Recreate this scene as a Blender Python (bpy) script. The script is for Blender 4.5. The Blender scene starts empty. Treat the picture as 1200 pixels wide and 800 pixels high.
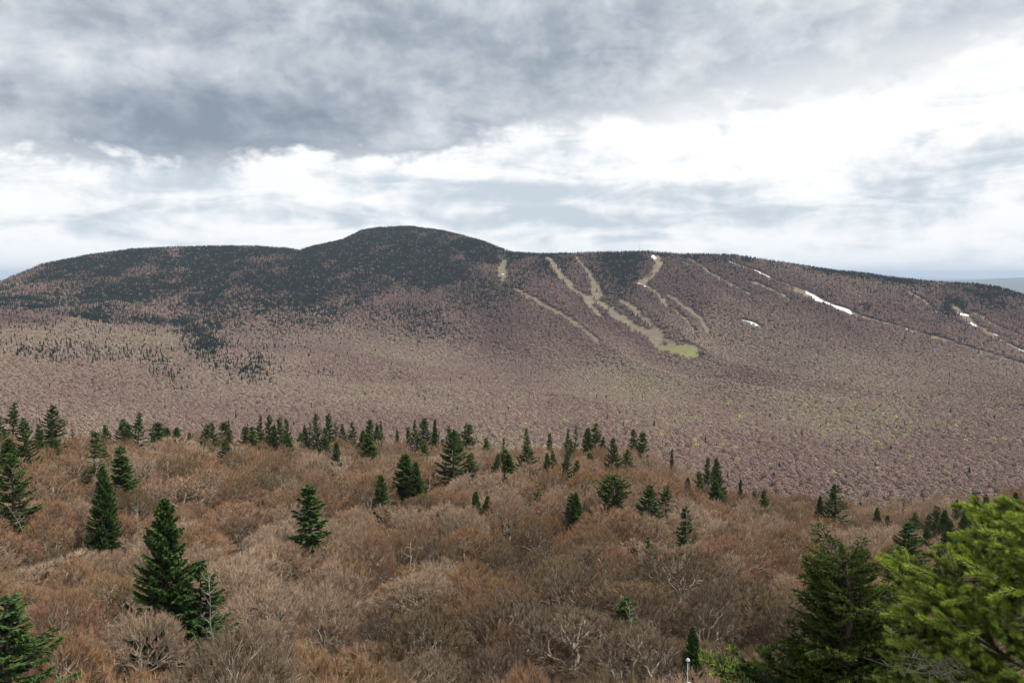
import bpy, math, random
import numpy as np
from mathutils import Vector, Matrix, Quaternion
R_ = math.radians
SC = bpy.context.scene
COL = SC.collection

# ------------------------------------------------------------------ camera
F = 933.0; CX = 600.0; CY = 400.0; PITCH = R_(4.78)
cam_d = bpy.data.cameras.new('camera'); cam = bpy.data.objects.new('camera', cam_d); COL.objects.link(cam)
cam_d.sensor_width = 36; cam_d.lens = 28.0
cam.location = (0, 0, 0); cam.rotation_euler = (R_(90) - PITCH, 0, 0)
cam_d.clip_start = 0.1; cam_d.clip_end = 200000
cam_d.dof.use_dof = True; cam_d.dof.focus_distance = 90; cam_d.dof.aperture_fstop = 16.0
SC.camera = cam

def ray(px, py):
    """direction through a photo pixel, scaled to horizontal length 1"""
    u = (px - CX) / F; v = (CY - py) / F
    cp, sp = math.cos(PITCH), math.sin(PITCH)
    d = np.array([u, cp + v * sp, -sp + v * cp])
    return d / math.hypot(d[0], d[1])
def project(x, y, z):
    cp, sp = math.cos(PITCH), math.sin(PITCH)
    d = y * cp - z * sp; w = y * sp + z * cp
    d = np.where(np.abs(d) < 1e-6, 1e-6, d)
    return CX + F * x / d, CY - F * w / d, d
def azel(px, py):
    d = ray(px, py)
    return math.degrees(math.atan2(d[0], d[1])), math.degrees(math.atan(d[2]))

# ------------------------------------------------------------------ exposure
SC.view_settings.view_transform = 'Standard'; SC.view_settings.look = 'None'
EXPO = 1.55
SC.view_settings.exposure = EXPO; SC.view_settings.gamma = 1.0
SC.view_settings.use_curve_mapping = False
SC.render.engine = 'CYCLES'
SC.cycles.max_bounces = 6; SC.cycles.diffuse_bounces = 3; SC.cycles.volume_bounces = 1
SC.cycles.transparent_max_bounces = 8
SC.cycles.use_denoising = True
SC.cycles.denoiser = 'OPENIMAGEDENOISE'
SC.cycles.denoising_prefilter = 'ACCURATE'

# ------------------------------------------------------------------ world: cloudy sky
SUN_EL, SUN_AZ = 58.0, 100.0        # azimuth clockwise from +Y (to the right)
W = bpy.data.worlds.new('World'); SC.world = W; W.use_nodes = True
wn, wl = W.node_tree.nodes, W.node_tree.links
wn.clear()
class G:
    """tiny node-expression helper"""
    def __init__(s, tree): s.t = tree; s.n = tree.nodes; s.l = tree.links
    def put(s, sock, v):
        if isinstance(v, (int, float)): sock.default_value = v
        elif isinstance(v, tuple): sock.default_value = v
        else: s.l.new(v, sock)
    def m(s, op, a, b=0.0, c=0.0, clamp=False):
        n = s.n.new('ShaderNodeMath'); n.operation = op; n.use_clamp = clamp
        s.put(n.inputs[0], a); s.put(n.inputs[1], b); s.put(n.inputs[2], c)
        return n.outputs[0]
    def vm(s, op, a, b=(0, 0, 0)):
        n = s.n.new('ShaderNodeVectorMath'); n.operation = op
        s.put(n.inputs[0], a); s.put(n.inputs[1], b); return n.outputs[0]
    def xyz(s, x, y, z=0.0):
        n = s.n.new('ShaderNodeCombineXYZ'); s.put(n.inputs[0], x); s.put(n.inputs[1], y); s.put(n.inputs[2], z); return n.outputs[0]
    def sep(s, v):
        n = s.n.new('ShaderNodeSeparateXYZ'); s.l.new(v, n.inputs[0]); return n.outputs
    def noise(s, vec, scale, detail=6, rough=0.55, dist=0.0, lac=2.0):
        n = s.n.new('ShaderNodeTexNoise'); s.l.new(vec, n.inputs['Vector'])
        n.inputs['Scale'].default_value = scale; n.inputs['Detail'].default_value = detail
        n.inputs['Roughness'].default_value = rough; n.inputs['Distortion'].default_value = dist
        n.inputs['Lacunarity'].default_value = lac
        return n.outputs['Fac']
    def mix(s, f, a, b):
        n = s.n.new('ShaderNodeMix'); n.data_type = 'RGBA'
        s.put(n.inputs[0], f); s.put(n.inputs[6], a); s.put(n.inputs[7], b); return n.outputs[2]
    def ramp(s, f, stops, interp='LINEAR'):
        n = s.n.new('ShaderNodeValToRGB'); n.color_ramp.interpolation = interp
        e = n.color_ramp.elements
        while len(e) > 1: e.remove(e[0])
        e[0].position = stops[0][0]; e[0].color = stops[0][1]
        for p, c in stops[1:]:
            k = e.new(p); k.color = c
        s.put(n.inputs[0], f); return n.outputs[0]
    def mr(s, v, a, b, c, d, smooth=True):
        n = s.n.new('ShaderNodeMapRange'); n.interpolation_type = 'SMOOTHSTEP' if smooth else 'LINEAR'
        s.put(n.inputs[0], v)
        for i, k in enumerate((a, b, c, d)): s.put(n.inputs[i + 1], k)
        return n.outputs[0]
g = G(W.node_tree)
tc = wn.new('ShaderNodeTexCoord'); D = tc.outputs['Generated']
dx, dy, dz = g.sep(D)
U = g.m('MULTIPLY', g.m('ARCTAN2', dx, dy), 57.2958)
V = g.m('MULTIPLY', g.m('ARCSINE', dz), 57.2958)
den = g.m('ADD', g.m('ABSOLUTE', dz), 0.10)
P = g.xyz(g.m('DIVIDE', dx, den), g.m('DIVIDE', dy, den), 0.0)       # flat cloud layer seen in perspective
Q = g.xyz(U, g.m('MULTIPLY', V, 2.0), 0.0)
nA = g.noise(P, 0.9, 9, 0.56, 0.25)
nB = g.noise(g.vm('ADD', P, (7.3, 2.1, 0)), 2.6, 9, 0.6, 0.4)
nC = g.noise(g.xyz(g.m('MULTIPLY', U, .8), g.m('MULTIPLY', V, 1.7), 3.0), 0.16, 9, 0.58, 0.4)   # billows
nE = g.noise(g.xyz(U, g.m('MULTIPLY', V, 1.2), 9.0), 0.5, 6, 0.58, 0.2)
nS = g.noise(g.xyz(g.m('MULTIPLY', U, 0.36), g.m('MULTIPLY', V, 1.5), 5.0), 0.36, 8, 0.55, 0.5)   # streaks
# lower edge of the dark bank
edge = [(-200,150),(0,163),(100,184),(200,197),(270,190),(350,186),(450,182),(560,176),(620,160),(700,146),(800,128),(900,114),(1000,99),(1100,76),(1200,42),(1350,-20)]
fc = wn.new('ShaderNodeFloatCurve')
pts = [(0.0, 0.25)]
for px, py in edge:
    a, e = azel(px, py); pts.append(((a + 60) / 120, e / 40))
pts.append((1.0, min(1, pts[-1][1] + .05)))
cv = fc.mapping.curves[0]
while len(cv.points) > 2: cv.points.remove(cv.points[-1])
cv.points[0].location = pts[0]; cv.points[1].location = pts[-1]
for p in pts[1:-1]: cv.points.new(*p)
fc.mapping.update()
g.l.new(g.m('DIVIDE', g.m('ADD', U, 60.0), 120.0), fc.inputs['Value'])
B = g.m('MULTIPLY', fc.outputs[0], 40.0)
wig = g.m('ADD', g.m('MULTIPLY', g.m('SUBTRACT', nC, 0.5), 7.0), g.m('MULTIPLY', g.m('SUBTRACT', nE, 0.5), 3.0))
over = g.m('ADD', g.m('SUBTRACT', V, B), wig)
soft = g.mr(U, -10.0, 22.0, 0.9, 2.2)
bank = g.mr(g.m('DIVIDE', over, soft), -0.5, 1.0, 0.0, 1.0)
def blob(px, py, sx, sy, amp):
    a, e = azel(px, py)
    ex = g.m('POWER', g.m('DIVIDE', g.m('SUBTRACT', U, a), sx), 2.0)
    ey = g.m('POWER', g.m('DIVIDE', g.m('SUBTRACT', V, e), sy), 2.0)
    return g.m('MULTIPLY', g.m('EXPONENT', g.m('MULTIPLY', g.m('ADD', ex, ey), -1.0)), amp)
def blobs(lst):
    t = None
    for b in lst:
        k = blob(*b); t = k if t is None else g.m('ADD', t, k)
    return t
shade = blobs([(250,155,11,2.6,-.27),(120,120,10,1.6,-.18),(430,120,7,3.5,-.16),(640,55,8,3.0,-.13),(40,75,6,2.0,.14),(230,82,6,1.1,.16),
               (90,10,10,1.6,-.08),(470,75,2.6,1.6,.14),(450,15,6,1.6,.05),(60,135,5,1.0,.10),(850,60,12,4,.12),(560,120,5,1.6,.12),(1060,30,8,4,.16),
               (420,165,4,.8,.10),(700,20,12,2,-.06)])
bk = g.m('ADD', g.m('ADD', 0.50, shade), g.m('ADD', g.m('MULTIPLY', g.m('SUBTRACT', nC, 0.5), 1.05), g.m('MULTIPLY', g.m('SUBTRACT', nE, 0.5), 0.62)))
bankcol = g.ramp(bk, [(0.12, (.27,.325,.40,1)), (0.36, (.405,.46,.535,1)), (0.6, (.60,.645,.70,1)), (0.85, (.82,.85,.88,1))])
# bright layer under the bank, with thin grey streaks
grey = blobs([(640,238,8,1.5,.34),(830,258,6,.9,.30),(270,210,4,1.2,.36),(80,262,9,1.0,.22),(330,248,8,.6,.22),(60,225,5,1.0,.22),(180,240,6,.7,.1),(470,215,5,1.2,.2),(560,225,5,1.0,.2),(760,225,6,.8,.22),(1000,235,6,1.0,.2),(420,258,9,.8,.26),(1130,200,6,2.4,.24),(700,262,8,.7,.25),
              (960,262,5,1.0,.30),(1180,270,6,.6,.2),(150,215,5,.8,.10),(900,160,10,3.0,-.3),(540,205,5,1.0,-.1),(40,200,5,1.5,-.1)])
st = g.m('ADD', g.m('ADD', g.m('MULTIPLY', g.m('SUBTRACT', nS, 0.44), 1.9), g.m('MULTIPLY', g.m('SUBTRACT', nE, 0.5), 0.9)), grey)
streak = g.mr(st, -0.05, 0.70, 0.0, 1.0)
brightcol = g.mix(streak, (1.06, 1.07, 1.08, 1), (.60, .68, .75, 1))
haze_h = g.mr(V, 0.0, 3.0, 0.5, 0.0)
brightcol = g.mix(haze_h, brightcol, (.93, .97, 1.0, 1))
cloud = g.mix(bank, brightcol, bankcol)
sky = wn.new('ShaderNodeTexSky'); sky.sky_type = 'NISHITA'; sky.sun_disc = False
sky.sun_elevation = R_(SUN_EL); sky.sun_rotation = R_(SUN_AZ)
bgs = wn.new('ShaderNodeBackground'); bgs.inputs[1].default_value = 0.05; wl.new(sky.outputs[0], bgs.inputs[0])
bgc = wn.new('ShaderNodeBackground'); bgc.inputs[1].default_value = 2 ** -EXPO; wl.new(cloud, bgc.inputs[0])
cover = g.mr(g.m('ADD', nS, g.m('MULTIPLY', bank, 0.6)), 0.30, 0.44, 0.90, 1.0)     # a little blue between the thin clouds
mx = wn.new('ShaderNodeMixShader'); wl.new(cover, mx.inputs[0]); wl.new(bgs.outputs[0], mx.inputs[1]); wl.new(bgc.outputs[0], mx.inputs[2])
wo = wn.new('ShaderNodeOutputWorld'); wl.new(mx.outputs[0], wo.inputs[0])

# ------------------------------------------------------------------ sun, veiled by cloud
sd = bpy.data.lights.new('sun', 'SUN'); sd.energy = 1.5; sd.angle = R_(12); sd.color = (1.0, .95, .87)
sun = bpy.data.objects.new('sun', sd); COL.objects.link(sun)
sdir = Vector((math.sin(R_(SUN_AZ)) * math.cos(R_(SUN_EL)), math.cos(R_(SUN_AZ)) * math.cos(R_(SUN_EL)), math.sin(R_(SUN_EL))))
sun.rotation_euler = sdir.to_track_quat('Z', 'Y').to_euler()

# ------------------------------------------------------------------ materials
def newmat(name):
    m = bpy.data.materials.new(name); m.use_nodes = True
    nt = m.node_tree; b = nt.nodes['Principled BSDF']
    b.inputs['Roughness'].default_value = 0.9
    b.inputs['Specular IOR Level'].default_value = 0.15
    return m, G(nt), b
def attr(gg, name, kind='GEOMETRY'):
    n = gg.n.new('ShaderNodeAttribute'); n.attribute_name = name; n.attribute_type = kind; return n
def C4(r, g_, b): return (r, g_, b, 1)

def twig_material(name, stops, spread=.44):
    m, gg, b = newmat(name)
    t = attr(gg, 'tint', 'INSTANCER').outputs['Fac']
    c = gg.ramp(t, stops)
    geo = gg.n.new('ShaderNodeNewGeometry')
    n = gg.noise(geo.outputs['Position'], 0.45, 3, 0.6)
    n2 = gg.m('ADD', 1 - spread * .86, gg.m('MULTIPLY', n, spread * 1.72))
    rnd = gg.m('ADD', 1 - spread / 2, gg.m('MULTIPLY', geo.outputs['Random Per Island'], spread))
    k = gg.m('MULTIPLY', n2, rnd)
    c2 = gg.vm('MULTIPLY', c, gg.xyz(k, k, k))
    gg.l.new(c2, b.inputs['Base Color'])
    return m
TW = [(0.0, C4(.195,.142,.098)), (0.25, C4(.22,.16,.088)), (0.5, C4(.345,.210,.112)), (0.75, C4(.37,.222,.138)), (1.0, C4(.46,.335,.235))]
M_twig = twig_material('bare_twigs', TW)
FAR = [(0.0, C4(.185,.118,.108)), (0.25, C4(.255,.170,.142)), (0.5, C4(.300,.216,.170)), (0.75, C4(.340,.262,.202)), (0.9, C4(.33,.30,.13)), (1.0, C4(.42,.42,.15))]
M_far = twig_material('distant_twigs', FAR, .2)

m, gg, b = newmat('grey_bark'); M_limb = m
geo = gg.n.new('ShaderNodeNewGeometry'); n = gg.noise(geo.outputs['Position'], 1.3, 5, 0.65)
gg.l.new(gg.ramp(n, [(0.3, C4(.16,.13,.10)), (0.5, C4(.31,.265,.215)), (0.72, C4(.47,.42,.35))]), b.inputs['Base Color'])
m, gg, b = newmat('bleached_wood'); M_dead = m
geo = gg.n.new('ShaderNodeNewGeometry'); n = gg.noise(geo.outputs['Position'], 6, 5, 0.65)
gg.l.new(gg.ramp(n, [(0.3, C4(.20,.17,.145)), (0.7, C4(.42,.38,.33))]), b.inputs['Base Color'])
m, gg, b = newmat('spruce_bark'); M_bark = m
geo = gg.n.new('ShaderNodeNewGeometry'); n = gg.noise(geo.outputs['Position'], 20, 6, 0.7)
gg.l.new(gg.ramp(n, [(0.3, C4(.05,.038,.03)), (0.6, C4(.13,.10,.08)), (0.8, C4(.26,.24,.20))]), b.inputs['Base Color'])

def needle_material(name, dark, light, scale, sub=0.0):
    m, gg, b = newmat(name)
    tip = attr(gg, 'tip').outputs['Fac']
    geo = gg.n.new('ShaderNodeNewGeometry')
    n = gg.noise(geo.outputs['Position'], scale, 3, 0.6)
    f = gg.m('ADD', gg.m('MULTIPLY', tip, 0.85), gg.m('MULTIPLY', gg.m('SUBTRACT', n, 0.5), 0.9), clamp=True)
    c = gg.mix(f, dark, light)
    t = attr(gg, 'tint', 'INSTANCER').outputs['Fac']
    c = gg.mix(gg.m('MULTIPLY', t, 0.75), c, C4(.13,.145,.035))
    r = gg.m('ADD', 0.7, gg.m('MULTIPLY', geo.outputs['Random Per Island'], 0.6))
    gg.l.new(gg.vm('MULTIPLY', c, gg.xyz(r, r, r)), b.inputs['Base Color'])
    b.inputs['Roughness'].default_value = 0.6; b.inputs['Specular IOR Level'].default_value = 0.3
    return m
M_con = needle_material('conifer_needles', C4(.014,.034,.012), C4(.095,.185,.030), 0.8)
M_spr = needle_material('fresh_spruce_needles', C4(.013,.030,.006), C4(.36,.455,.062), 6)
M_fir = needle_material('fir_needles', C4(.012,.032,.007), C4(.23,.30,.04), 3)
m, gg, b = newmat('distant_conifer'); M_fcon = m
geo = gg.n.new('ShaderNodeNewGeometry'); n = gg.noise(geo.outputs['Position'], 0.02, 3, 0.6)
rr = gg.m('ADD', gg.m('MULTIPLY', n, 0.7), gg.m('MULTIPLY', geo.outputs['Random Per Island'], 0.4))
gg.l.new(gg.ramp(rr, [(0.2, C4(.008,.024,.019)), (0.9, C4(.024,.048,.034))]), b.inputs['Base Color'])

m, gg, b = newmat('leaf_litter'); M_ground = m
geo = gg.n.new('ShaderNodeNewGeometry')
n = gg.noise(geo.outputs['Position'], 0.35, 8, 0.7); nb = gg.noise(geo.outputs['Position'], 0.012, 5, 0.6)
c = gg.ramp(n, [(0.3, C4(.05,.038,.026)), (0.55, C4(.10,.073,.05)), (0.75, C4(.15,.115,.075))])
c = gg.mix(gg.mr(nb, 0.45, 0.7, 0.0, 0.45), c, C4(.085,.085,.035))
# beyond the woods the lowlands are fields and forest
d = gg.vm('LENGTH', geo.outputs['Position']); n_ = d.node; d = n_.outputs['Value']
c = gg.mix(gg.mr(d, 4500.0, 9000.0, 0.0, 1.0), c, C4(.07,.085,.06))
gg.l.new(c, b.inputs['Base Color'])
def grass_material(name, stops, sc=0.05):
    m, gg, b = newmat(name)
    geo = gg.n.new('ShaderNodeNewGeometry')
    n = gg.noise(geo.outputs['Position'], sc, 7, 0.68)
    gg.l.new(gg.ramp(n, stops), b.inputs['Base Color']); return m
M_trail = grass_material('dry_trail_grass', [(0.3, C4(.135,.10,.08)), (0.45, C4(.19,.15,.105)), (0.6, C4(.225,.19,.12)), (0.75, C4(.29,.24,.165))])
M_green = grass_material('spring_grass', [(0.3, C4(.19,.15,.095)), (0.48, C4(.215,.20,.085)), (0.6, C4(.22,.24,.085)), (0.8, C4(.28,.24,.14))], .03)
M_snow = grass_material('old_snow', [(0.3, C4(.66,.66,.68)), (0.6, C4(.86,.86,.88))])
m, gg, b = newmat('galvanised_steel'); M_metal = m
gg.put(b.inputs['Base Color'], C4(.45,.46,.47)); b.inputs['Metallic'].default_value = .6; b.inputs['Roughness'].default_value = .5
geo = gg.n.new('ShaderNodeNewGeometry'); n = gg.noise(geo.outputs['Position'], 9, 4, 0.6)
gg.l.new(gg.ramp(n, [(0.3, C4(.30,.31,.32)), (0.7, C4(.50,.51,.52))]), b.inputs['Base Color'])
m, gg, b = newmat('white_paint'); M_white = m
geo = gg.n.new('ShaderNodeNewGeometry'); n = gg.noise(geo.outputs['Position'], 14, 4, 0.6)
gg.l.new(gg.ramp(n, [(0.3, C4(.42,.42,.42)), (0.7, C4(.6,.6,.6))]), b.inputs['Base Color'])

# ------------------------------------------------------------------ mesh helpers
def mesh_from(name, verts, faces, mats, mat_idx=None, tip=None):
    me = bpy.data.meshes.new(name)
    verts = np.asarray(verts, dtype=np.float32)
    if isinstance(faces, np.ndarray) and faces.ndim == 2:
        k = faces.shape[1]; n = len(faces)
        me.vertices.add(len(verts)); me.vertices.foreach_set('co', verts.ravel())
        me.loops.add(n * k); me.loops.foreach_set('vertex_index', faces.astype(np.int32).ravel())
        me.polygons.add(n); me.polygons.foreach_set('loop_start', np.arange(0, n * k, k, dtype=np.int32))
        try: me.polygons.foreach_set('loop_total', np.full(n, k, dtype=np.int32))
        except Exception: pass
    else:
        me.from_pydata(verts.tolist(), [], [list(f) for f in faces])
    for mm in mats: me.materials.append(mm)
    if mat_idx is not None: me.polygons.foreach_set('material_index', np.asarray(mat_idx, dtype=np.int32))
    if tip is not None:
        a = me.attributes.new('tip', 'FLOAT', 'POINT'); a.data.foreach_set('value', np.asarray(tip, dtype=np.float32))
    me.update(calc_edges=True)
    return me
class MB:
    """collects triangles"""
    def __init__(s): s.v = []; s.f = []; s.t = []; s.n = 0
    def add(s, v, f, tip=None):
        v = np.asarray(v, dtype=np.float64).reshape(-1, 3); f = np.asarray(f, dtype=np.int64).reshape(-1, 3)
        s.v.append(v); s.f.append(f + s.n); s.n += len(v)
        s.t.append(np.zeros(len(v)) if tip is None else np.broadcast_to(np.asarray(tip, float), (len(v),)))
    def tube(s, pts, radii, k=4):
        pts = np.asarray(pts, float); n = len(pts)
        ring = []
        for i in range(n):
            d = pts[min(i + 1, n - 1)] - pts[max(i - 1, 0)]
            d = d / (np.linalg.norm(d) + 1e-9)
            a = np.cross(d, [0.31, 0.17, 0.93] if abs(d[2]) < .9 else [1, 0.1, 0]); a /= np.linalg.norm(a) + 1e-9
            b_ = np.cross(d, a)
            th = np.arange(k) * 2 * math.pi / k
            ring.append(pts[i] + radii[i] * (np.cos(th)[:, None] * a + np.sin(th)[:, None] * b_))
        v = np.concatenate(ring); f = []
        for i in range(n - 1):
            for j in range(k):
                p, q = i * k + j, i * k + (j + 1) % k
                f += [(p, q, q + k), (p, q + k, p + k)]
        for j in range(1, k - 1): f.append(((n - 1) * k, (n - 1) * k + j, (n - 1) * k + j + 1))
        s.add(v, f)
    def slivers(s, p0, d, w, tip=None, rng=None):
        """one thin triangle per needle or twig: base p0, vector d, width w"""
        p0 = np.asarray(p0, float); d = np.asarray(d, float); n = len(p0)
        if n == 0: return
        r = rng.normal(size=(n, 3)); a = np.cross(d, r); a /= np.linalg.norm(a, axis=1)[:, None] + 1e-9
        w = np.broadcast_to(np.asarray(w, float), (n,))[:, None]
        v = np.empty((n, 3, 3)); v[:, 0] = p0 - a * w / 2; v[:, 1] = p0 + a * w / 2; v[:, 2] = p0 + d
        f = np.arange(n * 3).reshape(-1, 3)
        s.add(v.reshape(-1, 3), f, None if tip is None else np.repeat(np.broadcast_to(tip, (n,)), 3))
    def mesh(s, name, mat):
        return mesh_from(name, np.concatenate(s.v), np.concatenate(s.f), [mat], tip=np.concatenate(s.t))
def link(name, me, parent=None, loc=None):
    o = bpy.data.objects.new(name, me); COL.objects.link(o)
    if parent is not None: o.parent = parent
    if loc is not None: o.location = loc
    return o
def tag(o, label=None, cat=None, group=None, kind=None):
    if label: o['label'] = label
    if cat: o['category'] = cat
    if group: o['group'] = group
    if kind: o['kind'] = kind
    return o

# ------------------------------------------------------------------ terrain
HN = 9.0      # height of the bare canopy above the ground
# each line: (pixel x, pixel y of the canopy, distance) ; 'z' entries give the ground height itself
def PT(px, py, R, h=HN):
    d = ray(px, py); return (math.degrees(math.atan2(d[0], d[1])), R, R * d[2] - h)
def ZT(px, z, R):
    d = ray(px, 400); return (math.degrees(math.atan2(d[0], d[1])), R, z)
XS = [-350, -100, 0, 100, 200, 300, 400, 500, 600, 700, 760, 850, 900, 980, 1050, 1100, 1200, 1350, 1600]
brow = dict(zip(XS, [(492,190),(494,200),(502,215),(508,225),(510,230),(514,235),(514,240),(520,240),(524,240),(526,235),(532,230),(579,215),(592,205),(608,200),(621,190),(627,180),(622,170),(610,160),(600,150)]))
lines = []
lines.append([ZT(x, -13.5, 0.01) for x in XS])
lines.append([ZT(x, -16.0, 14) for x in XS])
lines.append([ZT(x, -24.5, 32) for x in XS])
lines.append([PT(x, 800, 55) for x in XS])
def bl(x, t):   # between the bottom of the frame and the brow
    by, bR = brow[x]
    return [(690 if x < 900 else 705, 78), (620 if x < 900 else 655, 112), ((560*(1-.35)+by*.35) if x < 800 else by + 22, 160)][t]
for t in range(3): lines.append([PT(x, *bl(x, t)) for x in XS])
lines.append([PT(x, *brow[x]) for x in XS])
lines.append([ZT(x, PT(x, *brow[x])[2] - 22, 300) for x in XS])
lines.append([ZT(x, -150 if x < 600 else -165, 460) for x in XS])
vis = {-350:(500,900),-100:(505,900),0:(510,900),100:(514,900),200:(516,900),300:(520,900),400:(522,900),500:(527,900),600:(530,880),700:(534,870),760:(540,860),850:(575,850),900:(586,850),980:(600,850),1050:(612,850),1100:(618,850),1200:(622,850),1350:(630,850),1600:(640,850)}
lines.append([PT(x, vis[x][0] + 26, 760) for x in XS])
lines.append([PT(x, vis[x][0] - 6, vis[x][1]) for x in XS])
def row(vals, R): return [PT(x, v, (R[i] if isinstance(R, list) else R)) for i, (x, v) in enumerate(zip(XS, vals))]
lines.append(row([470,470,468,470,472,474,476,478,482,488,492,505,510,520,526,530,536,545,555], 1100))
lines.append(row([415,412,412,418,426,434,440,444,448,452,454,460,462,468,472,474,480,490,500], 1450))
lines.append(row([352,356,361,368,384,404,412,418,424,427,428,426,426,429,432,436,442,450,460], [1850]*5+[1800]*4+[1780]*10))
lines.append(row([354,358,363,371,386,403,410,416,423,428,430,428,428,431,434,438,444,452,462], [2050]*5+[1950]*4+[1920]*10))
lines.append(row([350,348,348,346,344,346,350,354,360,366,372,380,384,390,394,398,406,416,430], [2500]*5+[2450]*3+[2200]*11))
SKY = [(-350,380,3100),(-100,345,3150),(-20,334,3200),(0,330,3200),(50,310,3200),(100,300,3200),(150,293,3200),(200,290,3200),(250,289,3200),(300,289,3200),(335,291,3250),(352,293.5,3250),(362,290,3270),(380,286,3300),(402,281,3350),(412,276,3380),(424,270,3400),(445,267,3400),(480,265.5,3400),(520,271,3350),(560,281,3200),(600,296,2900),(640,298,2750),(700,296,2700),(760,295,2700),(800,298,2700),(860,299,2700),(900,305,2750),(950,313,2800),(980,318,2800),(1000,319,2800),(1050,326,2800),(1100,331,2800),(1140,333,2800),(1170,337,2750),(1200,346,2700),(1240,360,2700),(1350,385,2700),(1600,420,2700)]
lines.append([PT(x, y + 1.5, r) for x, y, r in SKY])
lines.append([(a, r + 350, z - 55) for a, r, z in lines[-1]])
lines.append([(a, 6500, -380) for a, r, z in lines[-1]])
lines.append([(a, 19000, -420) for a, r, z in lines[-1]])
FARL = [(-350,334),(0,334),(300,330),(900,331),(1050,330),(1090,328.5),(1140,328),(1170,326),(1200,324.5),(1300,322),(1600,330)]
lines.append([PT(x, y, 27000) for x, y in FARL])
lines.append([(a, 31000, z - 300) for a, r, z in lines[-1]])
lines.append([PT(x, 326.5, 62000) for x in (-350, 1600)])
lines.append([PT(x, 327.5, 75000) for x in (-350, 1600)])
TH = np.arange(-48, 48.01, 0.1)
RG = np.concatenate([np.linspace(0.5, 30, 40)[:-1], np.geomspace(30, 4800, 520)[:-1], np.geomspace(4800, 75000, 160)])
LR = np.stack([np.interp(TH, [p[0] for p in l], [p[1] for p in l]) for l in lines])
LZ = np.stack([np.interp(TH, [p[0] for p in l], [p[2] for p in l]) for l in lines])
ZT_ = np.stack([np.interp(RG, LR[:, i], LZ[:, i]) for i in range(len(TH))])      # [theta, R]
def gsm(a, s, ax):
    k = np.exp(-0.5 * (np.arange(-3 * s, 3 * s + 1) / s) ** 2); k /= k.sum()
    pad = [(0, 0), (0, 0)]; pad[ax] = (3 * s, 3 * s)
    p = np.pad(a, pad, mode='edge')
    return np.apply_along_axis(lambda q: np.convolve(q, k, 'valid'), ax, p)
sm = gsm(ZT_, 3, 1)
sm2 = gsm(ZT_, 6, 1)
wgt = np.clip((RG - 60) / 100, 0, 1)
wgt *= 1 - np.clip((RG - 12000) / 5000, 0, 1)
far = (np.clip((RG - 600) / 300, 0, 1)) * (1 - np.clip((RG - 2300) / 200, 0, 1))
ZT_ = ZT_ * (1 - wgt) + (sm * (1 - far) + sm2 * far) * wgt
ZT_ = gsm(ZT_, 2, 0)

_rs = np.random.RandomState(5)
_perm = _rs.rand(256, 256)
def vnoise(x, y):
    xi = np.floor(x).astype(int); yi = np.floor(y).astype(int); xf = x - xi; yf = y - yi
    xf = xf * xf * (3 - 2 * xf); yf = yf * yf * (3 - 2 * yf)
    a = _perm[xi % 256, yi % 256]; b_ = _perm[(xi + 1) % 256, yi % 256]
    c_ = _perm[xi % 256, (yi + 1) % 256]; d_ = _perm[(xi + 1) % 256, (yi + 1) % 256]
    return (a * (1 - xf) + b_ * xf) * (1 - yf) + (c_ * (1 - xf) + d_ * xf) * yf - 0.5
def fbm(x, y, o=4):
    s_ = 0; a = 1.0
    for i in range(o): s_ = s_ + a * vnoise(x * 2 ** i + 17.3 * i, y * 2 ** i + 5.1 * i); a *= 0.5
    return s_
def base_h(x, y):
    x = np.asarray(x, float); y = np.asarray(y, float)
    R = np.hypot(x, y); th = np.degrees(np.arctan2(x, y))
    # behind the camera the land runs on smoothly from one side's profile to the other's
    tt = np.where(th > 48, 48 - (th - 48) * 96 / 264, np.where(th < -48, -48 + (-48 - th) * 96 / 264, th))
    fi = np.clip((tt + 48) / 0.1, 0, len(TH) - 1.001); i0 = fi.astype(int); ft = fi - i0
    fj = np.interp(R, RG, np.arange(len(RG))); j0 = np.minimum(fj.astype(int), len(RG) - 2); fr = fj - j0
    z = (ZT_[i0, j0] * (1 - fr) + ZT_[i0, j0 + 1] * fr) * (1 - ft) + (ZT_[i0 + 1, j0] * (1 - fr) + ZT_[i0 + 1, j0 + 1] * fr) * ft
    return z
def height(x, y):
    x = np.asarray(x, float); y = np.asarray(y, float); R = np.hypot(x, y)
    z = base_h(x, y)
    a1 = np.clip((R - 40) / 60, 0, 1) * np.clip((260 - R) / 60, 0, 1)
    z = z + a1 * 3.4 * fbm(x / 30, y / 30, 3)
    a2 = np.clip((R - 900) / 300, 0, 1) * np.clip((5000 - R) / 1500, 0, 1)
    z = z + a2 * (26 * fbm(x / 330 + 3, y / 330, 4))
    a3 = np.clip((R - 1000) / 300, 0, 1) * np.clip((2800 - R) / 500, 0, 1)
    z = z - a3 * 30 * np.abs(vnoise((x + .35 * y) / 210, y / 900 + 9)) * 2          # gullies running downhill
    a4 = np.clip((R - 14000) / 9000, 0, 1)
    z = z + a4 * 45 * fbm(x / 4000, y / 9000, 3)
    return z

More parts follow.
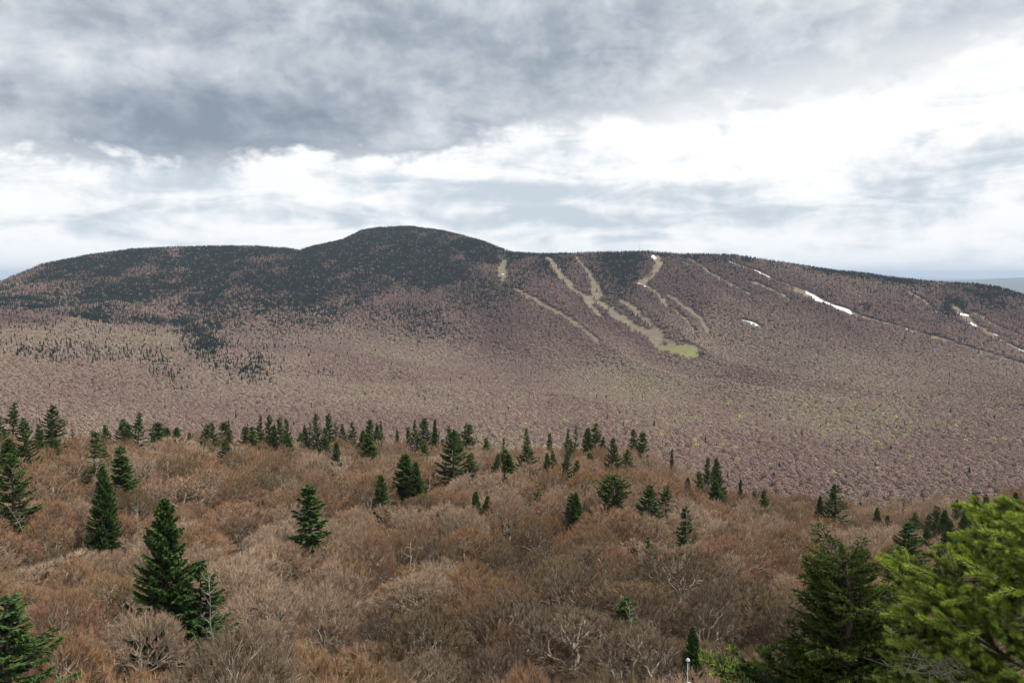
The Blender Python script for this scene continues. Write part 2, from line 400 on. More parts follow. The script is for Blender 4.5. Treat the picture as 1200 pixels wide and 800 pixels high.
# bring the far skyline to its measured elevation angle
SKT = np.array([[math.degrees(math.atan2(ray(a, b_)[0], ray(a, b_)[1])), ray(a, b_)[2]] for a, b_, c_ in SKY])
for _ in range(3):
    jj = (RG > 1900) & (RG < 5000); Rj = RG[jj]
    e = (height(Rj[None] * np.sin(np.radians(TH))[:, None], Rj[None] * np.cos(np.radians(TH))[:, None]) + 8.5) / Rj[None]
    dlt = np.interp(TH, SKT[:, 0], SKT[:, 1]) - e.max(1)
    ramp_ = np.clip((RG - 1900) / 700, 0, 1); ramp_ = ramp_ * ramp_ * (3 - 2 * ramp_) * (1 - np.clip((RG - 5000) / 1500, 0, 1))
    ZT_ = ZT_ + dlt[:, None] * (RG * ramp_)[None]
th_f = np.arange(-46, 46.01, 0.14)
th_c = np.concatenate([np.arange(-180, -46.5, 3.0), th_f, np.arange(49, 180, 3.0)])
rr = np.concatenate([np.linspace(0.5, 30, 14)[:-1], np.geomspace(30, 4800, 330)[:-1], np.geomspace(4800, 75000, 60)])
TT, RR = np.meshgrid(np.radians(th_c), rr, indexing='ij')
gx, gy = RR * np.sin(TT), RR * np.cos(TT); gz = height(gx, gy)
nt, nr = TT.shape
idx = np.arange(nt * nr).reshape(nt, nr); idn = np.roll(idx, -1, axis=0)
q = np.stack([idx[:, :-1], idn[:, :-1], idn[:, 1:], idx[:, 1:]], -1).reshape(-1, 4)[:, ::-1]
verts = np.stack([gx, gy, gz], -1).reshape(-1, 3)
verts = np.vstack([verts, [[0, 0, float(height(0.01, 0.01))]]])
gm = mesh_from('ground', verts, q, [M_ground])
gm.polygons.foreach_set('use_smooth', np.ones(len(gm.polygons), dtype=bool))
ground = tag(link('ground', gm), 'wooded hills and valley floor covered in brown leaf litter', None, None, 'structure')
cap_v = np.vstack([verts[idx[:, 0]], verts[-1:]]); nn = nt
cap_f = np.array([[(i + 1) % nn, i, nn] for i in range(nn)])
tag(link('ground', mesh_from('ground', cap_v, cap_f, [M_ground])), 'patch of forest floor straight below the lookout', None, None, 'structure')

# running skyline angle for hiding tests
HG = height(RG[None, :] * np.sin(np.radians(TH))[:, None], RG[None, :] * np.cos(np.radians(TH))[:, None])
RUN = np.maximum.accumulate((HG + 5.5) / RG[None, :], axis=1)
def seen(x, y, ztop, margin=0.0):
    R = np.hypot(x, y); th = np.degrees(np.arctan2(x, y))
    i = np.clip(np.round((th + 48) / 0.1).astype(int), 0, len(TH) - 1)
    j = np.clip(np.interp(R * 0.985 - 6, RG, np.arange(len(RG))).astype(int), 0, len(RG) - 1)
    return (ztop / R) > RUN[i, j] - margin
def hit(px, py, h=0.0, rmin=30.0, rmax=4700.0):
    """distance at which the ray through a photo pixel meets the ground raised by h"""
    d = ray(px, py); Rs = np.geomspace(rmin, rmax, 6000)
    z = height(d[0] * Rs, d[1] * Rs) + h
    k = np.nonzero(z >= d[2] * Rs)[0]
    if len(k) == 0: return None
    r = Rs[k[0]]; return r
def ground_at(x, y): return float(height(np.array([x]), np.array([y]))[0])

# ------------------------------------------------------------------ ski trails and snow
trails = [   # (material, width in px, [(px,py)...], description)
 (M_trail, 10, [(592,304),(588,316),(592,330)], 'short tan clearing high on the slope, leftmost of the ski trails'),
 (M_trail, 8, [(640,301),(648,309),(655,322),(664,329),(672,341)], 'tan upper ski trail bending down between dark spruces'),
 (M_trail, 9, [(668,338),(690,350),(712,361),(735,378),(760,394),(776,408)], 'long tan ski trail running down to the base'),
 (M_green, 13, [(772,407),(786,410),(802,414),(818,418)], 'yellow-green grass clearing at the foot of the ski trails'),
 (M_green, 10, [(801,404),(808,407),(817,412)], 'upper lobe of the green base clearing'),
 (M_trail, 7, [(742,384),(762,390),(780,400),(792,406)], 'tan strip just above the green base clearing'),
 (M_trail, 6, [(684,348),(694,362),(706,372)], 'stub of tan clearing left of the long ski trail'),
 (M_trail, 5, [(880,330),(900,338),(925,352)], 'faint tan clearing on the upper right slope'),
 (M_trail, 9, [(769,299),(772,311),(765,323),(750,333)], 'curved tan ski trail below the summit mast'),
 (M_trail, 5, [(752,333),(766,341),(774,350),(782,360)], 'thin tan track below the curved ski trail'),
 (M_trail, 5, [(674,300),(688,318),(698,334),(706,348)], 'faint tan track left of the thick spruce stand'),
 (M_trail, 6, [(694,336),(700,352)], 'short tan patch beside the faint track'),
 (M_trail, 5, [(602,338),(638,358),(668,374),(702,402)], 'thin tan trail slanting down the left side of the ski hill'),
 (M_trail, 4, [(790,362),(806,378),(816,396)], 'faint trail above the base clearing'),
 (M_trail, 5, [(778,299),(790,304),(812,312)], 'tan strip on the crest right of the mast'),
 (M_trail, 6, [(852,306),(885,318),(905,328),(940,341),(985,364),(1040,380),(1100,397),(1200,428)], 'long tan trail slanting down the right part of the ski hill'),
 (M_trail, 7, [(1116,358),(1126,369),(1150,386),(1176,402),(1200,414)], 'tan trail below the dark spruce knoll on the right'),
 (M_trail, 4, [(1058,338),(1080,352),(1098,366),(1126,380)], 'thin tan trail left of the dark spruce knoll'),
 (M_trail, 5, [(1140,366),(1165,382),(1200,396)], 'second tan trail under the dark spruce knoll, nearer the edge'),
 (M_trail, 4, [(806,302),(838,324),(880,346)], 'faint tan track on the upper slope right of the mast'),
 (M_trail, 8, [(700,352),(716,364),(724,376)], 'faint clearing forking off the long ski trail'),
 (M_trail, 7, [(726,352),(742,362),(758,376),(776,394)], 'faint straw-coloured glade right of the long ski trail'),
 (M_trail, 6, [(782,345),(800,358),(822,374),(830,392)], 'faint grassy strip right of the base clearing'),
 (M_trail, 6, [(920,338),(960,352),(1010,372)], 'tan margin above the longest snow streak'),
]
snow = [
 (4, [(765,299),(767,304)], 'small snow patch at the top of the curved ski trail'),
 (3, [(746,331),(758,336)], 'thin snow patch at the bend of the curved ski trail'),
 (3, [(883,316),(893,321),(903,325)], 'narrow snow strip high on the slope, below the ridge crest'),
 (4.5, [(944,341),(956,349),(966,354),(976,358)], 'upper half of the longest snow streak on the ski hill'),
 (4, [(974,357),(985,361),(993,364),(999,369)], 'lower half of the longest snow streak on the ski hill'),
 (2.5, [(1008,371),(1018,374)], 'small snow patch just below the longest snow streak'),
 (2.5, [(1060,385),(1071,390)], 'small snow patch midway along the slanting trail'),
 (2.5, [(869,375),(880,378),(892,384)], 'thin isolated snow strip in the bare woods below the slope'),
 (2.5, [(1070,341),(1083,344)], 'small flat snow patch left of the dark spruce knoll'),
 (5, [(1121,367),(1136,370)], 'broad snow patch under the dark spruce knoll'),
 (2.8, [(1129,374),(1138,379),(1147,386)], 'narrow snow strip below the broad patch on the right'),
 (2.5, [(1163,391),(1176,396)], 'small snow patch on the right slope near the frame edge'),
 (2.5, [(1146,415),(1160,421)], 'lowest small snow patch on the right slope'),
 (2, [(853,306),(861,309)], 'tiny snow patch on the ridge crest'),
 (3, [(1193,409),(1204,413)], 'snow patch cut by the right edge of the photo'),
 (2.2, [(588,321),(591,322)], 'tiny snow spot on the leftmost ski clearing'),
]
clear_px = []     # (px,py,halfwidth) discs, used in world space below
def world_path(pp, h=1.0):
    out = []
    for (a, b_), (c_, d_) in zip(pp[:-1], pp[1:]):
        n = max(2, int(math.hypot(c_ - a, d_ - b_) / 1.5))
        for i in range(n):
            t = i / n; px = a + (c_ - a) * t; py = b_ + (d_ - b_) * t
            R = hit(px, py, h, 950)
            if R: r_ = ray(px, py); out.append((r_[0] * R, r_[1] * R, R))
    R = hit(*pp[-1], h, 950)
    if R: r_ = ray(*pp[-1]); out.append((r_[0] * R, r_[1] * R, R))
    return np.array(out)
clearings = []
def ribbon(name, mat, wpx, pp, lift, rag, seed, fan=1.0, clear=1.0, thick=False):
    P_ = world_path(pp)
    if len(P_) < 2: return None
    xs, ys, Rm = P_[:, 0], P_[:, 1], P_[:, 2]
    k = np.ones(3) / 3
    if len(xs) > 4:
        xs = np.convolve(np.pad(xs, 1, mode='edge'), k, 'valid'); ys = np.convolve(np.pad(ys, 1, mode='edge'), k, 'valid')
    # resample about every 7 m
    s_ = np.concatenate([[0], np.cumsum(np.hypot(np.diff(xs), np.diff(ys)))])
    m_ = max(4, int(s_[-1] / 7)); ss = np.linspace(0, s_[-1], m_)
    xs = np.interp(ss, s_, xs); ys = np.interp(ss, s_, ys)
    Rm = np.hypot(xs, ys)
    rg = np.random.RandomState(seed)
    w = wpx * (1.0 if thick else 1.4) * Rm / F
    # widen across the line of sight only as much as the real clearing is wide
    tx, ty = np.gradient(xs), np.gradient(ys); L = np.hypot(tx, ty) + 1e-6; nx, ny = -ty / L, tx / L
    jl = 1 + rag * fbm(np.arange(m_) * .21 + seed, np.full(m_, .5 + seed), 3) * 1.6
    jr = 1 + rag * fbm(np.arange(m_) * .19 + seed + 40, np.full(m_, 7.5 + seed), 3) * 1.6
    taper = np.minimum(1, np.minimum(np.arange(m_) + .6, m_ - .4 - np.arange(m_)) / 3.0)
    K = 5; vs = []
    for j in range(K):
        t = j / (K - 1) * 2 - 1
        wd = np.where(t < 0, jl, jr) * w * 0.5 * taper * t
        X, Y = xs + nx * wd, ys + ny * wd
        Z = height(X, Y) + lift * (1.0 if not thick else (1.2 - t * t) )
        vs.append(np.stack([X, Y, Z], -1))
    A = np.stack(vs, 1); v = A.reshape(-1, 3)
    f = []
    for i in range(m_ - 1):
        for j in range(K - 1):
            a = i * K + j; f.append((a, a + 1, a + K + 1, a + K))
    me = mesh_from(name, v, np.array(f), [mat])
    for i in range(m_): clearings.append((xs[i], ys[i], w[i] * 0.5 * clear))
    return link(name, me)
for i, (mt, wpx, pp, desc) in enumerate(trails):
    o = ribbon('ski_trail', mt, wpx, pp, 0.9, 1.15, 11 * i + 3)
    if o: tag(o, desc, None, None, 'structure')
for i, (wpx, pp, desc) in enumerate(snow):
    o = ribbon('snow_patch', M_snow, wpx * 1.7, pp, 1.9, 0.8, 7 * i + 5, thick=True, clear=1.5)
    if o: tag(o, desc, 'snow patch', 'snow patches left on the ski hill')
clearings = np.array(clearings)

# ------------------------------------------------------------------ bare hardwood generator
def unit(v): return v / (np.linalg.norm(v, axis=-1, keepdims=True) + 1e-9)
def hardwood(seed, H=9.0, Wd=4.2, low=0.34, ntw=18, tw_w=0.026, tw_l=0.75, br=(6, 4, 4, 4), k=4, squash=1.0):
    """returns (limb MB, twig MB): a fan of limbs filling a rounded dome, fine twigs on the shell"""
    rg = np.random.RandomState(seed); L = MB(); T = MB()
    zc = H * (low + 0.16)
    ecc = rg.uniform(.8, 1.2)
    def tgt(n):
        # points biased to the upper shell of the dome, with lobes
        th = rg.uniform(0, 2 * math.pi, n); cz = rg.uniform(-0.12, 1.0, n); s_ = np.sqrt(1 - np.clip(cz, -1, 1) ** 2)
        r = rg.uniform(0.5, 1.0, n) ** 0.4
        lobe = 1 + 0.18 * np.sin(th * 3 + seed) + 0.12 * np.sin(th * 5 + 2 * seed)
        return np.stack([np.cos(th) * s_ * Wd * ecc * r * lobe, np.sin(th) * s_ * Wd / ecc * r * lobe, zc + (H - zc) * cz * r * (1 + .1 * np.sin(2 * th + seed))], -1)
    ntip = int(np.prod(br))
    tips = tgt(ntip)
    tr = [np.array([0, 0, -0.6]), np.array([rg.uniform(-.12, .12), rg.uniform(-.12, .12), H * low * .5]), np.array([rg.uniform(-.25, .25), rg.uniform(-.25, .25), H * low])]
    R0 = 0.021 * H
    L.tube(tr, [R0 * 1.2, R0 * .95, R0 * .8], 6)
    def kmeans(p, n):
        c = p[rg.choice(len(p), n, replace=False)]
        for _ in range(5):
            d = ((p[:, None] - c[None]) ** 2).sum(-1); a = d.argmin(1)
            for i in range(n):
                if (a == i).any(): c[i] = p[a == i].mean(0)
        return a
    def grow(p, pts, lev, rad, dirn):
        n = min(br[lev] if lev < len(br) else 1, len(pts))
        if len(pts) == 0: return
        a = kmeans(pts, n) if n < len(pts) else np.arange(len(pts))
        for i in range(n):
            sub = pts[a == i]
            if len(sub) == 0: continue
            c = sub.mean(0)
            last = lev == len(br) - 1 or len(sub) == 1
            end = c if last else p + (c - p) * rg.uniform(.42, .6)
            ln = np.linalg.norm(end - p)
            mid = (p + end) / 2 + dirn * ln * .16 + rg.normal(size=3) * ln * .07
            if not last: end = end + np.array([0, 0, -0.03 * ln])
            r1 = rad * (0.62 if not last else .35)
            pp = [p, mid, end]
            if ln > 1.5:
                m2 = (p + mid) / 2 + rg.normal(size=3) * ln * .03; m3 = (mid + end) / 2 + rg.normal(size=3) * ln * .03
                pp = [p, m2, mid, m3, end]
            L.tube(pp, np.linspace(rad, max(r1, .008), len(pp)), k if lev < 2 else 3)
            nd = unit(end - mid)
            if last or lev >= len(br) - 2:
                m_ = ntw if last else ntw // 2
                t = rg.uniform(.25, 1.0, m_)[:, None]
                base = mid + (end - mid) * t
                od = unit(base - np.array([0, 0, zc - 1.5]))
                dd = unit(nd * .55 + od * .6 + np.array([0, 0, .55]) + rg.normal(size=(m_, 3)) * .36)
                ll = tw_l * rg.uniform(.5, 1.35, m_)[:, None]
                T.slivers(base, dd * ll, tw_w * rg.uniform(.7, 1.3, m_), rng=rg)
                # a second order of twiglets
                b2 = base + dd * ll * rg.uniform(.25, .8, (m_, 1))
                d2 = unit(dd + rg.normal(size=(m_, 3)) * .5)
                T.slivers(b2, d2 * ll * .6, tw_w * .8, rng=rg)
            if not last: grow(end, sub, lev + 1, r1, nd)
    grow(tr[-1], tips, 0, R0 * .62, np.array([0, 0, 1.0]))
    return L, T

NEARV = []
for i in range(9):
    L, T = hardwood(100 + i, H=[8.5, 9.5, 9, 8, 10, 9, 8.5, 9.5, 9][i], Wd=[3.9, 4.4, 3.4, 4.6, 4.0, 3.2, 4.8, 3.7, 4.2][i], low=[.34, .4, .3, .36, .42, .3, .3, .36, .26][i],
                    br=[(6, 4, 4, 4), (7, 4, 4, 4), (5, 5, 4, 4), (8, 4, 4, 3), (6, 5, 4, 4), (5, 4, 4, 4), (8, 5, 4, 3), (6, 4, 4, 4), (9, 4, 4, 3)][i],
                    ntw=[24, 22, 25, 27, 21, 24, 25, 23, 25][i])
    NEARV.append((L.mesh('trunk', M_limb), T.mesh('crown', M_twig)))
MIDV = []
for i in range(6):
    L, T = hardwood(200 + i, H=9, Wd=[4, 4.4, 3.6, 4.6, 3.8, 4.2][i], br=(5, 4, 4, 3), ntw=13, tw_w=.045, tw_l=.85, k=3)
    MIDV.append(mesh_from('bare_tree', np.concatenate(L.v + [v for v in T.v]), np.concatenate(L.f + [f + L.n for f in T.f]), [M_limb, M_twig],
                          mat_idx=np.concatenate([np.zeros(sum(len(f) for f in L.f)), np.ones(sum(len(f) for f in T.f))])))
def puff(seed, n, Wd=4.2, H=9.5, s=1.0):
    """far bare crown: a rounded, lumpy dome of twiggy tufts over a thin trunk"""
    rg = np.random.RandomState(seed); M = MB()
    th = rg.uniform(0, 2 * math.pi, n); cz = rg.uniform(-.3, 1, n); sn = np.sqrt(1 - cz ** 2)
    r = rg.uniform(.8, 1.06, n) * (1 + .14 * np.sin(th * 3 + seed) * sn)
    p = np.stack([np.cos(th) * sn * Wd * r, np.sin(th) * sn * Wd * r, H * .5 + H * .45 * cz * r], -1)
    nrm = unit(np.stack([np.cos(th) * sn, np.sin(th) * sn, cz], -1) + rg.normal(size=(n, 3)) * .33)
    a = unit(np.cross(nrm, rg.normal(size=(n, 3)))); b_ = np.cross(nrm, a)
    k = s * rg.uniform(.6, 1.3, n)[:, None]
    v = np.stack([p - a * k * .6 - b_ * k * .35, p + a * k * .6 - b_ * k * .35, p + b_ * k * .9], 1).reshape(-1, 3)
    M.add(v, np.arange(3 * n).reshape(-1, 3))
    m_ = n // 3
    q_ = p[:m_]; M.slivers(q_, unit(unit(q_ - np.array([0, 0, H * .2])) + rg.normal(size=(m_, 3)) * .35) * s * 1.3, s * .22, rng=rg)
    nt_ = 5
    b0 = rg.normal(size=(nt_, 3)) * [.1, .1, 0]
    M.slivers(b0, np.stack([rg.normal(size=nt_) * 1.6, rg.normal(size=nt_) * 1.6, np.full(nt_, H * .8)], -1), .3, rng=rg)
    return mesh_from('bare_tree_far', np.concatenate(M.v), np.concatenate(M.f), [M_far, M_limb], mat_idx=np.concatenate([np.zeros(n + m_), np.ones(nt_)]))
FARN = [puff(300 + i, 210, s=1.0) for i in range(5)]
FARF = [puff(320 + i, 80, s=1.6) for i in range(5)]

# ------------------------------------------------------------------ conifer generator (unit: metres, H tall)
def conifer(seed, H=10.0, Wd=2.3, nb=150, nf=24, base=0.12, top_pow=.85, fl=.40, fw=.13, ragged=.25, flat=False, lean=0.0, gaps=0.1):
    rg = np.random.RandomState(seed); Tk = MB(); N = MB()
    ax = lambda z: np.array([lean * (z / H) ** 1.5 * H * .1 + .06 * math.sin(z * .7 + seed), .05 * math.cos(z * .9 + seed), z])
    zs = np.linspace(-0.5, H * .985, 9)
    Tk.tube([ax(max(z, 0)) + [0, 0, min(z, 0)] for z in zs], [max(.012, .016 * H * (1 - z / H) ** .8) if z < H else .01 for z in zs], 6)
    for i in range(nb):
        t = ((i + rg.rand()) / nb) ** 1.05
        if flat: t = t ** .9
        z = H * (base + (1 - base) * t)
        prof = (1 - t) ** top_pow
        if flat: prof = min(1.0, ((1 - t) * 1.5 + .22)) * (0.65 + .35 * math.sin(t * 9 + seed))
        L = Wd * prof * rg.uniform(1 - ragged, 1 + ragged * .7) + .13
        if rg.rand() < gaps: continue
        ph = i * 2.399 + rg.uniform(-.5, .5)
        if gaps > .3 and math.sin(ph + seed) > .6: L *= .5
        sl = (-.12 + .62 * t) if not flat else .18
        o = ax(z); hd = np.array([math.cos(ph), math.sin(ph), 0])
        def pt(s):
            return o + hd * (L * s)[:, None] + np.array([0, 0, 1.0]) * (L * (sl * s - .16 * s * (1 - s) * 2 + .12 * s ** 3))[:, None]
        Tk.tube([pt(np.array([0.0]))[0], pt(np.array([.55]))[0], pt(np.array([.95]))[0]], [.022 * L ** .5, .014, .006], 3)
        m_ = max(8, int(1.9 * nf * (L / Wd) ** .8 + 4))
        s = rg.uniform(.12 if L > 1 else 0, 1, m_) ** .75
        p = pt(s); side = np.array([-hd[1], hd[0], 0]) * np.where(rg.rand(m_) < .5, 1, -1)[:, None]
        dd = unit(hd * .8 + side * rg.uniform(.3, 1.1, (m_, 1)) + np.stack([np.zeros(m_), np.zeros(m_), rg.normal(size=m_) * .22 - .04], -1))
        ln = fl * (0.55 + .75 * (1 - s)) * rg.uniform(.7, 1.3, m_) * (0.6 + .4 * L / Wd) 
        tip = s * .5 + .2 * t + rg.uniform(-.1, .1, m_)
        N.slivers(p, dd * ln[:, None], fw * rg.uniform(.8, 1.4, m_), tip=tip, rng=rg)
        p2 = p + dd * (ln * .45)[:, None]; d2 = unit(dd + rg.normal(size=(m_, 3)) * .45)
        N.slivers(p2, d2 * (ln * .65)[:, None], fw, tip=tip + .1, rng=rg)
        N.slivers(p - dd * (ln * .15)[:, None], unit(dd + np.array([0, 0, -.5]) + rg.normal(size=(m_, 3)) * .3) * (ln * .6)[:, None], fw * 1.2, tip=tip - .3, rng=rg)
    # leader
    z0 = ax(H * .93); m_ = 22
    N.slivers(z0 + np.array([0, 0, 1.0]) * rg.uniform(0, H * .065, (m_, 1)), unit(rg.normal(size=(m_, 3)) * .6 + [0, 0, 1.0]) * .2, .06, tip=.5, rng=rg)
    return Tk.mesh('trunk', M_bark), N.mesh('crown', M_con)
CONV = {
 'fir':   [conifer(1, Wd=2.3, nb=210, nf=34, ragged=.12, gaps=.03), conifer(2, Wd=2.0, nb=190, nf=30, ragged=.18, gaps=.05), conifer(8, Wd=1.7, nb=170, nf=26, ragged=.15, top_pow=.8), conifer(31, Wd=2.3, nb=130, nf=30, ragged=.4, gaps=.2, top_pow=.7), conifer(32, Wd=1.9, nb=120, nf=28, ragged=.35, gaps=.12, lean=.6)],
 'spruce':[conifer(3, Wd=2.5, nb=150, nf=36, ragged=.38, gaps=.16), conifer(4, Wd=2.2, nb=130, nf=34, ragged=.42, gaps=.2, lean=.4), conifer(9, Wd=2.4, nb=140, nf=34, ragged=.35, gaps=.18, lean=-.5), conifer(33, Wd=2.6, nb=110, nf=40, ragged=.55, gaps=.34, lean=.3), conifer(34, Wd=2.2, nb=150, nf=34, ragged=.5, gaps=.25, top_pow=.65), conifer(35, Wd=2.6, nb=120, nf=36, ragged=.45, gaps=.3, top_pow=1.05)],
 'narrow':[conifer(5, Wd=1.25, nb=150, nf=20, ragged=.25), conifer(6, Wd=1.1, nb=110, nf=18, ragged=.4, gaps=.25, lean=.5), conifer(36, Wd=1.3, nb=90, nf=20, ragged=.55, gaps=.35, lean=-.6), conifer(37, Wd=1.2, nb=120, nf=20, ragged=.5, gaps=.1, top_pow=.6)],
 'flat':  [conifer(7, Wd=2.8, nb=170, nf=40, ragged=.3, flat=True, base=.3)],
}
BIGFIR = conifer(21, Wd=2.3, nb=330, nf=60, ragged=.13, gaps=.02, fl=.30, fw=.10)
BIGSPR = conifer(22, Wd=2.5, nb=270, nf=74, ragged=.42, gaps=.08, fl=.34, fw=.11)
def farcon(seed, n=46, H=10, Wd=1.9):
    rg = np.random.RandomState(seed); M = MB()
    t = rg.rand(n) ** .8; ph = rg.uniform(0, 2 * math.pi, n); r = (1 - t) * Wd * rg.uniform(.25, .75, n)
    p = np.stack([np.cos(ph) * r, np.sin(ph) * r, 1 + (H - 2.4) * t], -1)
    hd = np.stack([np.cos(ph), np.sin(ph), np.full(n, .15)], -1)
    M.slivers(p, hd * ((1 - t) * Wd * .7 + .3)[:, None], (1 - t) * 1.5 + .5, rng=rg)
    m_ = 14; ph = rg.uniform(0, 6.3, m_)
    M.slivers(np.stack([np.cos(ph) * .5, np.sin(ph) * .5, rg.uniform(.5, H * .75, m_)], -1), np.stack([-np.cos(ph) * .4, -np.sin(ph) * .4, np.full(m_, H * .26)], -1), 1.0, rng=rg)
    return mesh_from('conifer_far', np.concatenate(M.v), np.concatenate(M.f), [M_fcon])
FCON = [farcon(400 + i) for i in range(4)]

